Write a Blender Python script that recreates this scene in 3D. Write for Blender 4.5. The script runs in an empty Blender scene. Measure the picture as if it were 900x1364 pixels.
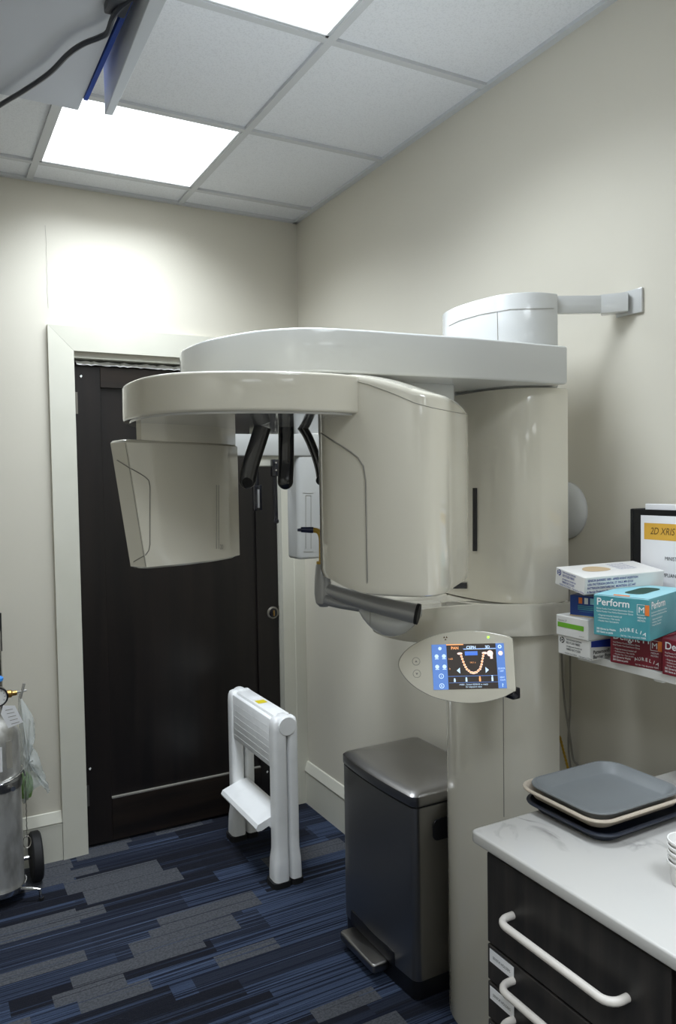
import bpy, bmesh, math, random
import numpy as np
from mathutils import Vector, Matrix
from mathutils.bvhtree import BVHTree
random.seed(7)
scene = bpy.context.scene
C = scene.collection
PI = math.pi

# ------------------------------------------------------------------ camera
FPX, YAW, PITCH, ROLL = 1023.21, 0.49922, -0.04010, -0.01585
CAM = Vector((-1.57943, -3.25512, 1.52116))
fw = Vector((math.sin(YAW)*math.cos(PITCH), math.cos(YAW)*math.cos(PITCH), math.sin(PITCH)))
r0 = Vector((math.cos(YAW), -math.sin(YAW), 0)); u0 = r0.cross(fw)
rt = math.cos(ROLL)*r0 + math.sin(ROLL)*u0
up = -math.sin(ROLL)*r0 + math.cos(ROLL)*u0
cd = bpy.data.cameras.new('camera'); cam = bpy.data.objects.new('camera', cd); C.objects.link(cam)
cd.sensor_fit = 'VERTICAL'; cd.sensor_height = 36.0; cd.sensor_width = 36.0
cd.lens = FPX/1364*36.0; cd.clip_start = 0.02
cam.matrix_world = Matrix(((rt.x, up.x, -fw.x, CAM.x), (rt.y, up.y, -fw.y, CAM.y), (rt.z, up.z, -fw.z, CAM.z), (0, 0, 0, 1)))
scene.camera = cam

def pxdir(u, v): return rt*((u-450)/FPX) + up*((682-v)/FPX) + fw
def hit(u, v, ax, val):
    d = pxdir(u, v); return CAM + d*((val-CAM[ax])/d[ax])
def at(u, v, depth): return CAM + pxdir(u, v)*depth

# ------------------------------------------------------------------ world and exposure
w = bpy.data.worlds.new('world'); scene.world = w; w.use_nodes = True
w.node_tree.nodes['Background'].inputs[0].default_value = (0.8, 0.85, 0.9, 1)
w.node_tree.nodes['Background'].inputs[1].default_value = 0.02
vs = scene.view_settings
vs.view_transform = 'Standard'; vs.look = 'None'; vs.gamma = 1.0; vs.use_curve_mapping = False
vs.exposure = 0.74
LAMP = 1.25            # glow of the ceiling LED diffusers
LAMP_W, SPREAD = 9.4, 134   # light thrown by each LED panel (watt, degrees)

# ------------------------------------------------------------------ materials
def lin(c):
    return tuple(((x/255)/12.92 if x/255 <= .04045 else ((x/255+.055)/1.055)**2.4) for x in c)
MATS = {}
def mat(name, rgb, rough=.5, metal=0., coat=0., spec=.5, emit=None, es=1., alpha=1., trans=0., bump=None, vary=None, aniso=0.):
    m = bpy.data.materials.new(name); m.use_nodes = True; nt = m.node_tree; b = nt.nodes['Principled BSDF']
    col = (*lin(rgb), 1)
    b.inputs['Base Color'].default_value = col
    b.inputs['Roughness'].default_value = rough; b.inputs['Metallic'].default_value = metal
    b.inputs['Coat Weight'].default_value = coat; b.inputs['Coat Roughness'].default_value = .06
    b.inputs['Specular IOR Level'].default_value = spec
    b.inputs['Alpha'].default_value = alpha; b.inputs['Transmission Weight'].default_value = trans
    if aniso: b.inputs['Anisotropic'].default_value = aniso
    if emit: b.inputs['Emission Color'].default_value = (*lin(emit), 1); b.inputs['Emission Strength'].default_value = es
    tc = None
    if bump or vary:
        tc = nt.nodes.new('ShaderNodeTexCoord')
    if bump:       # (scale xyz, strength, distance)
        mp = nt.nodes.new('ShaderNodeMapping'); mp.inputs['Scale'].default_value = bump[0]
        nz = nt.nodes.new('ShaderNodeTexNoise'); nz.inputs['Scale'].default_value = 1; nz.inputs['Detail'].default_value = 3
        bp = nt.nodes.new('ShaderNodeBump'); bp.inputs['Strength'].default_value = bump[1]; bp.inputs['Distance'].default_value = bump[2]
        L = nt.links
        L.new(tc.outputs['Object'], mp.inputs[0]); L.new(mp.outputs[0], nz.inputs['Vector'])
        L.new(nz.outputs[0], bp.inputs['Height']); L.new(bp.outputs[0], b.inputs['Normal'])
    if vary:       # (scale xyz, second rgb, lo, hi)
        mp = nt.nodes.new('ShaderNodeMapping'); mp.inputs['Scale'].default_value = vary[0]
        nz = nt.nodes.new('ShaderNodeTexNoise'); nz.inputs['Scale'].default_value = 1; nz.inputs['Detail'].default_value = 5
        rp = nt.nodes.new('ShaderNodeValToRGB')
        rp.color_ramp.elements[0].position = vary[2]; rp.color_ramp.elements[0].color = col
        rp.color_ramp.elements[1].position = vary[3]; rp.color_ramp.elements[1].color = (*lin(vary[1]), 1)
        L = nt.links
        L.new(tc.outputs['Object'], mp.inputs[0]); L.new(mp.outputs[0], nz.inputs['Vector'])
        L.new(nz.outputs[0], rp.inputs[0]); L.new(rp.outputs[0], b.inputs['Base Color'])
    MATS[name] = m
    return m

mat('wall_paint', (212, 207, 193), .5, bump=((60, 60, 60), .08, .002), vary=((1.3, 1.3, 1.3), (208, 203, 189), .35, .7))
mat('trim_paint', (212, 210, 197), .38, vary=((4, 4, 4), (207, 205, 191), .4, .7))
mat('ceiling_tile', (236, 238, 242), .9, bump=((160, 160, 160), .25, .002), vary=((220, 220, 60), (227, 229, 233), .5, .62))
mat('grid_metal', (206, 208, 210), .5)
mat('lamp', (255, 255, 255), .4, emit=(246, 252, 255), es=LAMP)
mat('plastic_white', (203, 204, 202), .10, coat=.6)
mat('plastic_wall_bounce', (219, 214, 199), .08, coat=.8)  # white plastic with the beige bounce of the walls put into its colour
mat('plastic_under', (205, 205, 203), .05, coat=.8)
mat('seam', (140, 137, 129), .5)
mat('black_plastic', (14, 15, 26), .15, coat=.4)
mat('black_rubber', (22, 22, 24), .7)
mat('navy', (16, 26, 66), .3)
mat('yellow_plastic', (182, 146, 38), .35)
mat('grey_metal_paint', (160, 160, 160), .28, metal=.3)
mat('steel_dark', (150, 148, 146), .34, metal=1., bump=((4, 4, 260), .05, .001), aniso=.3)
mat('steel_lid', (150, 148, 146), .32, metal=1., aniso=.3)
mat('steel', (205, 204, 200), .42, metal=.75, vary=((20, 20, 9), (165, 163, 157), .45, .7))
mat('chrome', (215, 215, 215), .12, metal=1.)
mat('brass', (176, 140, 82), .3, metal=1.)
mat('bin_black', (14, 15, 20), .4)
mat('stool_white', (246, 247, 247), .35, vary=((14, 14, 14), (240, 241, 241), .5, .7))
mat('paper', (238, 238, 240), .7)
mat('ink_black', (30, 30, 34), .7)
mat('ink_blue', (26, 50, 140), .6)
mat('ink_white', (236, 238, 238), .6)
mat('ink_brown', (92, 66, 24), .7)
mat('amber', (222, 172, 66), .6)
mat('card_white', (232, 231, 228), .5)
mat('card_blue', (24, 62, 136), .4)
mat('card_teal', (78, 152, 160), .38, vary=((9, 9, 9), (66, 140, 150), .4, .6))
mat('card_teal_top', (150, 210, 222), .35)
mat('card_maroon', (120, 26, 42), .4)
mat('card_green', (112, 178, 48), .5)
mat('card_tan', (196, 172, 138), .7)
mat('dark_green', (20, 66, 56), .7)
mat('orange', (226, 122, 52), .5)
mat('tray_grey', (118, 122, 124), .45)
mat('tray_beige', (190, 178, 162), .5)
mat('tray_navy', (38, 44, 58), .4)
mat('handle_cream', (214, 208, 200), .35)
mat('binder_black', (12, 14, 18), .35)
mat('cord_white', (225, 225, 222), .4)
mat('cord_grey', (150, 146, 136), .5)
mat('cord_dark', (44, 48, 58), .4)
mat('cabinet_laminate', (196, 199, 206), .5)
mat('cabinet_door', (200, 204, 210), .35)
mat('blue_board', (22, 66, 160), .4)
mat('bag', (222, 228, 226), .22, alpha=.42)
mat('bag_green', (126, 168, 84), .5)
mat('valve_blue', (56, 140, 226), .35)
mat('dial', (240, 240, 238), .4)
mat('hinge', (150, 146, 138), .35, metal=1.)
mat('screen_dark', (50, 44, 42), .2, emit=(46, 42, 40), es=.55)
mat('screen_blue', (70, 104, 170), .2, emit=(92, 128, 192), es=.55)
mat('screen_light', (190, 215, 240), .2, emit=(196, 222, 248), es=.55)
mat('screen_orange', (240, 170, 110), .2, emit=(250, 168, 110), es=.55)
mat('screen_pink', (240, 210, 205), .2, emit=(244, 212, 204), es=.55)
mat('screen_key', (60, 100, 190), .2, emit=(72, 118, 214), es=.55)
mat('led_green', (120, 230, 60), .3, emit=(150, 250, 60), es=1.6)
mat('sticker_yellow', (226, 206, 40), .5)
mat('filler', (232, 232, 228), .6)
mat('void', (70, 66, 60), .9)

def custom(name):
    m = bpy.data.materials.new(name); m.use_nodes = True; MATS[name] = m
    return m.node_tree, m.node_tree.nodes['Principled BSDF']
def N(nt, t, **k):
    n = nt.nodes.new(t)
    for a, b in k.items(): setattr(n, a, b)
    return n
def M(nt, op, a, b=None, c=None):
    n = N(nt, 'ShaderNodeMath', operation=op)
    for i, x in enumerate((a, b, c)):
        if x is None: continue
        if isinstance(x, (int, float)): n.inputs[i].default_value = x
        else: nt.links.new(x, n.inputs[i])
    return n.outputs[0]

def carpet():
    nt, b = custom('carpet'); L = nt.links
    tc = N(nt, 'ShaderNodeTexCoord'); sp = N(nt, 'ShaderNodeSeparateXYZ'); L.new(tc.outputs['Object'], sp.inputs[0])
    X, Y = sp.outputs[0], sp.outputs[1]
    def cells(lx, ly, seed):
        row = M(nt, 'FLOOR', M(nt, 'DIVIDE', Y, ly))
        w1 = N(nt, 'ShaderNodeTexWhiteNoise', noise_dimensions='1D'); L.new(M(nt, 'ADD', row, seed), w1.inputs['W'])
        colm = M(nt, 'FLOOR', M(nt, 'ADD', M(nt, 'DIVIDE', X, lx), M(nt, 'MULTIPLY', w1.outputs['Value'], 7.3)))
        cv = N(nt, 'ShaderNodeCombineXYZ'); L.new(colm, cv.inputs[0]); L.new(row, cv.inputs[1]); cv.inputs[2].default_value = seed
        w2 = N(nt, 'ShaderNodeTexWhiteNoise', noise_dimensions='3D'); L.new(cv.outputs[0], w2.inputs['Vector'])
        return w2.outputs['Value']
    def noise(sx, sy, detail=2, seed=0.):
        cv = N(nt, 'ShaderNodeCombineXYZ'); L.new(M(nt, 'MULTIPLY', X, sx), cv.inputs[0]); L.new(M(nt, 'MULTIPLY', Y, sy), cv.inputs[1]); cv.inputs[2].default_value = seed
        n = N(nt, 'ShaderNodeTexNoise'); n.inputs['Scale'].default_value = 1; n.inputs['Detail'].default_value = detail
        L.new(cv.outputs[0], n.inputs['Vector']); return n.outputs[0]
    def step(v, lo, hi):
        mr = N(nt, 'ShaderNodeMapRange'); mr.inputs[1].default_value = lo; mr.inputs[2].default_value = hi; mr.clamp = True
        L.new(v, mr.inputs[0]); return mr.outputs[0]
    def mix(f, a, c):
        mx = N(nt, 'ShaderNodeMix', data_type='RGBA'); L.new(f, mx.inputs[0])
        for i, x in ((6, a), (7, c)):
            if isinstance(x, tuple): mx.inputs[i].default_value = (*lin(x), 1)
            else: L.new(x, mx.inputs[i])
        return mx.outputs[2]
    base = mix(step(cells(.5, .125, 3.), .35, .75), (42, 47, 60), (60, 71, 93))
    base = mix(step(noise(.8, 150, 2, 1.), .50, .58), base, (29, 33, 46))
    base = mix(step(noise(.7, 110, 2, 8.), .60, .66), base, (74, 86, 110))
    dark = step(cells(.62, .0832, 11.), .70, .71)
    base = mix(M(nt, 'MULTIPLY', dark, step(noise(.5, 40, 2, 4.), .36, .5)), base, (30, 32, 40))
    grey = M(nt, 'MAXIMUM', step(cells(.36, .104, 21.), .82, .83), step(cells(.21, .0625, 41.), .88, .885))
    gcol = mix(step(noise(120, 150, 3, 2.), .4, .6), (72, 74, 79), (86, 88, 93))
    base = mix(M(nt, 'MULTIPLY', grey, step(noise(.6, 130, 2, 5.), .34, .40)), base, gcol)
    fine = noise(260, 340, 2, 9.)
    base = mix(M(nt, 'MULTIPLY', step(fine, .5, .75), .35), base, (16, 19, 28))
    L.new(base, b.inputs['Base Color']); b.inputs['Roughness'].default_value = .95; b.inputs['Specular IOR Level'].default_value = .1
    bp = N(nt, 'ShaderNodeBump'); bp.inputs['Strength'].default_value = .6; bp.inputs['Distance'].default_value = .003
    L.new(M(nt, 'ADD', fine, M(nt, 'MULTIPLY', noise(2, 190, 1, 6.), 1.2)), bp.inputs['Height']); L.new(bp.outputs[0], b.inputs['Normal'])
carpet()
def wood(name, c1, c2, rough, scale):
    nt, b = custom(name); L = nt.links
    tc = N(nt, 'ShaderNodeTexCoord'); mp = N(nt, 'ShaderNodeMapping'); mp.inputs['Scale'].default_value = scale
    n = N(nt, 'ShaderNodeTexNoise'); n.inputs['Scale'].default_value = 1; n.inputs['Detail'].default_value = 6; n.inputs['Distortion'].default_value = .6
    rp = N(nt, 'ShaderNodeValToRGB'); rp.color_ramp.elements[0].position = .38; rp.color_ramp.elements[1].position = .72
    rp.color_ramp.elements[0].color = (*lin(c1), 1); rp.color_ramp.elements[1].color = (*lin(c2), 1)
    L.new(tc.outputs['Object'], mp.inputs[0]); L.new(mp.outputs[0], n.inputs['Vector']); L.new(n.outputs[0], rp.inputs[0])
    L.new(rp.outputs[0], b.inputs['Base Color']); b.inputs['Roughness'].default_value = rough
    bp = N(nt, 'ShaderNodeBump'); bp.inputs['Strength'].default_value = .08; bp.inputs['Distance'].default_value = .002
    L.new(n.outputs[0], bp.inputs['Height']); L.new(bp.outputs[0], b.inputs['Normal'])
wood('door_wood', (15, 12, 12), (30, 24, 22), .36, (16, 16, 1.1))
wood('door_wood_cross', (20, 16, 14), (44, 34, 27), .36, (1.1, 16, 18))
wood('cabinet_wood', (38, 36, 35), (56, 52, 49), .42, (40, 40, 3))
def stone():
    nt, b = custom('quartz'); L = nt.links
    tc = N(nt, 'ShaderNodeTexCoord')
    def nz(s, d, dist, z):
        mp = N(nt, 'ShaderNodeMapping'); mp.inputs['Location'].default_value = (z, z*.7, 0); mp.inputs['Scale'].default_value = (s, s*.55, s)
        mp.inputs['Rotation'].default_value = (0, 0, .9)
        n = N(nt, 'ShaderNodeTexNoise'); n.inputs['Scale'].default_value = 1; n.inputs['Detail'].default_value = d; n.inputs['Distortion'].default_value = dist
        L.new(tc.outputs['Object'], mp.inputs[0]); L.new(mp.outputs[0], n.inputs['Vector']); return n.outputs[0]
    v = nz(9, 6, 1.2, 3.1)
    vein = M(nt, 'SUBTRACT', 1., M(nt, 'MINIMUM', 1., M(nt, 'MULTIPLY', M(nt, 'ABSOLUTE', M(nt, 'SUBTRACT', v, .5)), 22)))
    gate = N(nt, 'ShaderNodeMapRange'); gate.inputs[1].default_value = .48; gate.inputs[2].default_value = .56; L.new(nz(5, 3, .3, 9.4), gate.inputs[0])
    f = M(nt, 'MULTIPLY', M(nt, 'MULTIPLY', vein, gate.outputs[0]), .75)
    mx = N(nt, 'ShaderNodeMix', data_type='RGBA'); L.new(f, mx.inputs[0])
    mx.inputs[6].default_value = (*lin((200, 198, 194)), 1); mx.inputs[7].default_value = (*lin((132, 129, 127)), 1)
    L.new(mx.outputs[2], b.inputs['Base Color']); b.inputs['Roughness'].default_value = .22
stone()

# ------------------------------------------------------------------ mesh helpers
class MB:
    def __init__(s): s.v = []; s.f = []; s.m = []
    def add(s, vs, fs, mi=0):
        o = len(s.v); s.v += [tuple(x) for x in vs]; s.f += [tuple(i+o for i in f) for f in fs]; s.m += [mi]*len(fs); return s
    def box(s, a, b, mi=0, bev=0., seg=2, M4=None):
        bm = bmesh.new(); bmesh.ops.create_cube(bm, size=1)
        for v in bm.verts: v.co = Vector([(a[i]+b[i])/2 + v.co[i]*(b[i]-a[i]) for i in range(3)])
        if bev: bmesh.ops.bevel(bm, geom=bm.edges[:], offset=bev, segments=seg, profile=.5, affect='EDGES')
        if M4: bm.transform(M4)
        return s.bm(bm, mi)
    def bm(s, bm, mi=0):
        bm.normal_update(); bm.verts.index_update()
        s.add([v.co for v in bm.verts], [[v.index for v in f.verts] for f in bm.faces], mi); bm.free(); return s
    def prism(s, plan, z0, z1, bev=0., seg=3, mi=0, M4=None):
        bm = bmesh.new(); lo = [bm.verts.new((p[0], p[1], z0)) for p in plan]; hi = [bm.verts.new((p[0], p[1], z1)) for p in plan]
        n = len(plan); bm.faces.new(lo[::-1]); bm.faces.new(hi)
        for i in range(n): bm.faces.new((lo[i], lo[(i+1) % n], hi[(i+1) % n], hi[i]))
        bmesh.ops.recalc_face_normals(bm, faces=bm.faces)
        if bev:
            es = [e for e in bm.edges if abs(e.verts[0].co.z-e.verts[1].co.z) < 1e-6]
            bmesh.ops.bevel(bm, geom=es, offset=bev, segments=seg, profile=.5, affect='EDGES')
        if M4: bm.transform(M4)
        return s.bm(bm, mi)
    def loft(s, rings, mi=0, cap=True):
        n = len(rings[0]); vs = [p for r in rings for p in r]; fs = []
        for k in range(len(rings)-1):
            for i in range(n):
                j = (i+1) % n; fs.append((k*n+i, k*n+j, (k+1)*n+j, (k+1)*n+i))
        if cap: fs.append(tuple(range(n))[::-1]); fs.append(tuple((len(rings)-1)*n+i for i in range(n)))
        return s.add(vs, fs, mi)
    def tube(s, pts, r, seg=10, mi=0, cap=True):
        pts = [Vector(p) for p in pts]; rs = r if isinstance(r, (list, tuple)) else [r]*len(pts)
        rings = []; prev = None
        for i, p in enumerate(pts):
            t = (pts[min(i+1, len(pts)-1)] - pts[max(i-1, 0)]).normalized()
            if prev is None: a = t.orthogonal().normalized()
            else:
                a = prev - t*prev.dot(t); a = a.normalized() if a.length > 1e-6 else t.orthogonal().normalized()
            prev = a; b = t.cross(a)
            rings.append([p + (a*math.cos(2*PI*k/seg) + b*math.sin(2*PI*k/seg))*rs[i] for k in range(seg)])
        return s.loft(rings, mi, cap)
    def lathe(s, prof, seg=32, M4=None, mi=0):     # (r,z) list about z
        rings = [[Vector((max(r, 1e-4)*math.cos(2*PI*k/seg), max(r, 1e-4)*math.sin(2*PI*k/seg), z)) for k in range(seg)] for r, z in prof]
        if M4: rings = [[M4 @ p for p in r] for r in rings]
        return s.loft(rings, mi)
    def quad(s, a, b, c, d, mi=0): return s.add([a, b, c, d], [(0, 1, 2, 3)], mi)
    def text(s, txt, o, xd, yd, size, mi=0, align='LEFT', shear=0., bold=0., sx=1.):
        cu = bpy.data.curves.new('t', 'FONT'); cu.body = txt; cu.size = 1.; cu.align_x = align; cu.shear = shear; cu.offset = min(bold/size, .022); cu.resolution_u = 3
        ob = bpy.data.objects.new('t', cu); me = bpy.data.meshes.new_from_object(ob)
        o, xd, yd = Vector(o), Vector(xd).normalized(), Vector(yd).normalized()
        s.add([o + xd*(v.co.x*sx*size) + yd*v.co.y*size for v in me.vertices], [tuple(p.vertices) for p in me.polygons], mi)
        bpy.data.objects.remove(ob); bpy.data.curves.remove(cu); bpy.data.meshes.remove(me); return s
    def build(s, name, mats, parent=None, smooth=35, world=True):
        me = bpy.data.meshes.new(name); me.from_pydata(s.v, [], s.f); me.update()
        bm = bmesh.new(); bm.from_mesh(me); bmesh.ops.recalc_face_normals(bm, faces=bm.faces) if smooth is not None else None; bm.to_mesh(me); bm.free()
        for mm in (mats if isinstance(mats, (list, tuple)) else [mats]): me.materials.append(MATS[mm])
        for p, i in zip(me.polygons, s.m): p.material_index = i
        if smooth:
            me.polygons.foreach_set('use_smooth', [True]*len(me.polygons)); me.set_sharp_from_angle(angle=math.radians(smooth))
        o = bpy.data.objects.new(name, me); C.objects.link(o)
        if parent:
            o.parent = parent
            if world: o.matrix_parent_inverse = basis(parent).inverted()
        return o
def basis(o):
    m = o.matrix_basis.copy()
    return (basis(o.parent) @ o.matrix_parent_inverse @ m) if o.parent else m
def tag(o, label=None, cat=None, group=None, kind=None):
    if label: o['label'] = label
    if cat: o['category'] = cat
    if group: o['group'] = group
    if kind: o['kind'] = kind
    return o
def empty(name, loc, label, cat, rz=0., group=None):
    o = bpy.data.objects.new(name, None); C.objects.link(o); o.location = loc; o.rotation_euler = (0, 0, rz); o.empty_display_size = .1
    return tag(o, label, cat, group)
def spline(pts, n=6, closed=True):
    P = [Vector(p) for p in pts]; out = []; k = len(P)
    rng = range(k) if closed else range(k-1)
    for i in rng:
        g = (lambda j: P[j % k]) if closed else (lambda j: P[min(max(j, 0), k-1)])
        a, b, c, d = g(i-1), g(i), g(i+1), g(i+2)
        for q in range(n):
            t = q/n; out.append(.5*((2*b) + (c-a)*t + (2*a-5*b+4*c-d)*t*t + (3*b-a-3*c+d)*t**3))
    if not closed: out.append(P[-1])
    return out
def rrect(x0, y0, x1, y1, r, seg=6):
    out = []
    rs = r if isinstance(r, (list, tuple)) else [r]*4       # corners: (x1,y1),(x0,y1),(x0,y0),(x1,y0)
    for (cx, cy, a0), q in zip(((x1, y1, 0), (x0, y1, 90), (x0, y0, 180), (x1, y0, 270)), rs):
        sx = -1 if cx == x1 else 1; sy = -1 if cy == y1 else 1
        for k in range(seg+1):
            a = math.radians(a0+90*k/seg); out.append((cx+sx*q+q*math.cos(a), cy+sy*q+q*math.sin(a)))
    return out
def surfer(*objs):
    trees = []
    for o in objs:
        me = o.data; trees.append(BVHTree.FromPolygons([tuple(v.co) for v in me.vertices], [tuple(p.vertices) for p in me.polygons]))
    def f(u, v, off=.0005):
        best = None
        for t in trees:
            h = t.ray_cast(CAM, pxdir(u, v).normalized())
            if h[0] is not None and (best is None or h[3] < best[3]): best = h
        if best is None: return None
        n = best[1]
        if n.dot(pxdir(u, v)) > 0: n = -n
        return best[0] + n*off
    return f
def on(f, pts, off=.0005):
    r = [f(u, v, off) for u, v in pts]; return [p for p in r if p is not None]
def dense(pts, n=8):
    out = []
    for a, b in zip(pts, pts[1:]):
        for k in range(n): out.append((a[0]+(b[0]-a[0])*k/n, a[1]+(b[1]-a[1])*k/n))
    return out+[pts[-1]]

# ================================================================== SETTING
H = 2.72; XL = -2.6; YN = -6.5
DX0, DX1, DZ = -1.02, -.105, 2.05       # door opening
tag(MB().box((XL-.1, YN-.1, -.05), (.1, .2, 0)).build('floor', 'carpet', smooth=None), 'blue and grey striped carpet tile floor', kind='structure')
mb = MB(); mb.box((XL-.1, 0, 0), (DX0, .12, H+.1)); mb.box((DX0, 0, DZ), (DX1, .12, H+.1)); mb.box((DX1, 0, 0), (.1, .12, H+.1))
wb = tag(mb.build('wall_back', 'wall_paint', smooth=None), 'beige painted wall around the dark door', kind='structure')
mb = MB(); mb.tube([hit(60+(i*1.7 % 1.3)*.8+i*.25, 300+i*8.5, 1, -.0006) for i in range(14)], .0006, 4); mb.build('paint_crack', 'seam', wb)
tag(MB().box((0, YN, 0), (.1, 0, H+.1)).build('wall_right', 'wall_paint', smooth=None), 'beige painted wall behind the x-ray machine', kind='structure')
tag(MB().box((XL-.1, YN, 0), (XL, 0, H+.1)).build('wall_left', 'wall_paint', smooth=None), 'beige painted wall on the left side', kind='structure')
tag(MB().box((XL-.1, YN-.1, 0), (.1, YN, H+.1)).build('wall_front', 'wall_paint', smooth=None), 'beige painted wall behind the viewer', kind='structure')
tag(MB().box((DX0, .12, -.01), (DX1, .2, DZ)).build('wall_behind_door', 'void', smooth=None), 'dark void behind the closed door', kind='structure')

# ceiling: slab, T-bars, tiles
ceil = tag(MB().box((XL, YN, H+.03), (0, 0, H+.09)).build('ceiling', 'ceiling_tile', smooth=None), 'suspended ceiling of pale square tiles in a metal grid', kind='structure')
GX = [0., -.556, -1.159, -1.762, -2.365, XL]; GY = [0., -.186, -.772, -1.373, -1.975, -2.577, -3.179, -3.781, -4.383, -4.985, -5.587, -6.189, YN]
for x in GX[1:-1]: MB().box((x-.012, YN, H-.004), (x+.012, 0, H+.02)).build('grid_bar', 'grid_metal', ceil, None)
for y in GY[1:-1]: MB().box((XL, y-.012, H-.0035), (0, y+.012, H+.02)).build('grid_bar', 'grid_metal', ceil, None)
for a, b in (((-.022, YN, 0), (0, 0, 0)), ((XL, YN, 0), (XL+.022, 0, 0)), ((XL, -.022, 0), (0, 0, 0)), ((XL, YN, 0), (0, YN+.022, 0))):
    MB().box((a[0], a[1], H-.005), (b[0], b[1], H+.01)).build('wall_angle', 'grid_metal', ceil, None)
LAMPS = {(1, 1): 'square ceiling light panel nearest the door', (1, 3): 'square ceiling light panel cut by the top of the picture'}
LAMPS[(1, 6)] = 'added fill light panel in the ceiling directly above the viewer'; LAMPS[(3, 6)] = 'added fill light panel left of the one above the viewer'  # unseen panels from here on, added to fill the room with light
LAMPS[(1, 9)] = 'added fill light panel in the ceiling farthest behind the viewer'; LAMPS[(3, 9)] = 'added fill light panel far behind the viewer on the left'
for i in range(5):
    for j in range(12):
        x1, x0 = GX[i], GX[i+1]; y1, y0 = GY[j], GY[j+1]
        if (i, j) in LAMPS:
            t = empty('ceiling_light', ((x0+x1)/2, (y0+y1)/2, H), LAMPS[(i, j)], 'ceiling light', group='square light panels in the ceiling')
            f = MB()
            for a, b in (((x0, y0), (x1, y0+.02)), ((x0, y1-.02), (x1, y1)), ((x0, y0), (x0+.02, y1)), ((x1-.02, y0), (x1, y1))):
                f.box((a[0], a[1], H-.001), (b[0], b[1], H+.022))
            f.build('frame', 'grid_metal', t, None)
            MB().box((x0+.018, y0+.018, H+.002), (x1-.018, y1-.018, H+.012)).build('diffuser', 'lamp', t, None)
            ld = bpy.data.lights.new('panel_light', 'AREA'); ld.shape = 'RECTANGLE'; ld.size = x1-x0-.04; ld.size_y = y1-y0-.04
            ld.energy = LAMP_W; ld.color = lin((237, 246, 255)); ld.spread = math.radians(SPREAD)
            lo = bpy.data.objects.new('panel_light', ld); C.objects.link(lo); lo.parent = t; lo.location = (0, 0, -.0015)
        else:
            MB().box((x0+.003, y0+.003, H+.006), (x1-.003, y1-.003, H+.022), bev=.003, seg=1).build('ceiling_tile', 'ceiling_tile', ceil, None)

# baseboards
def baseboard(name, a, b, nrm, label):
    a, b, nrm = Vector(a), Vector(b), Vector(nrm)
    prof = [(0, 0), (.016, 0), (.016, .148), (.013, .153), (.020, .157), (.006, .198), (0, .200)]
    o = MB().loft([[a+nrm*p+Vector((0, 0, q)) for p, q in prof], [b+nrm*p+Vector((0, 0, q)) for p, q in prof]]).build(name, 'trim_paint', smooth=None)
    tag(o, label, kind='structure')
baseboard('baseboard_right', (-.0005, -.022, 0), (-.0005, YN, 0), (-1, 0, 0), 'tall beige baseboard along the right wall')
baseboard('baseboard_back', (XL, -.0005, 0), (-1.111, -.0005, 0), (0, -1, 0), 'tall beige baseboard left of the door')
baseboard('baseboard_left', (XL+.0005, -.022, 0), (XL+.0005, YN, 0), (1, 0, 0), 'tall beige baseboard along the left wall')

# door casing
def casing(name, prof, z0, z1, label, mitre=None):
    o = MB().prism(prof, z0, z1, .002, 1).build(name, 'trim_paint', smooth=None); tag(o, label, kind='structure'); return o
t1 = MB(); t1.add([(-1.11, -.0005, 0), (-1.012, -.0005, 0), (-1.012, -.0005, 2.062), (-1.11, -.0005, 2.16), (-1.11, -.022, 0), (-1.012, -.018, 0), (-1.012, -.018, 2.062), (-1.11, -.022, 2.16)],
                  [(0, 1, 2, 3), (4, 5, 6, 7), (0, 1, 5, 4), (1, 2, 6, 5), (2, 3, 7, 6), (3, 0, 4, 7)])
tag(t1.build('trim_1', 'trim_paint', smooth=None), 'beige left door casing board', kind='structure')
t2 = MB(); t2.add([(-1.1095, -.0005, 2.16), (-1.0115, -.0005, 2.0625), (-.0005, -.0005, 2.0625), (-.0005, -.0005, 2.16), (-1.1095, -.022, 2.16), (-1.0115, -.018, 2.0625), (-.0005, -.018, 2.0625), (-.0005, -.022, 2.16)],
                  [(0, 1, 2, 3), (4, 5, 6, 7), (0, 1, 5, 4), (1, 2, 6, 5), (2, 3, 7, 6), (3, 0, 4, 7)])
tag(t2.build('trim_2', 'trim_paint', smooth=None), 'beige door head casing board', kind='structure')
tag(MB().prism([(-.112, -.0005), (-.112, -.018), (-.055, -.021), (-.053, -.026), (-.0005, -.026), (-.0005, -.0005)], 0, 2.062).build('trim_3', 'trim_paint', smooth=None), 'beige right door casing board in the corner', kind='structure')
jm = MB(); jm.box((DX0, .0, 0), (DX0+.010, .12, DZ)); jm.box((DX1-.008, .0, 0), (DX1, .12, DZ)); jm.box((DX0, 0, DZ-.012), (DX1, .12, DZ))
tag(jm.build('trim_4', 'trim_paint', smooth=None), 'beige door jamb lining', kind='structure')

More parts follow.
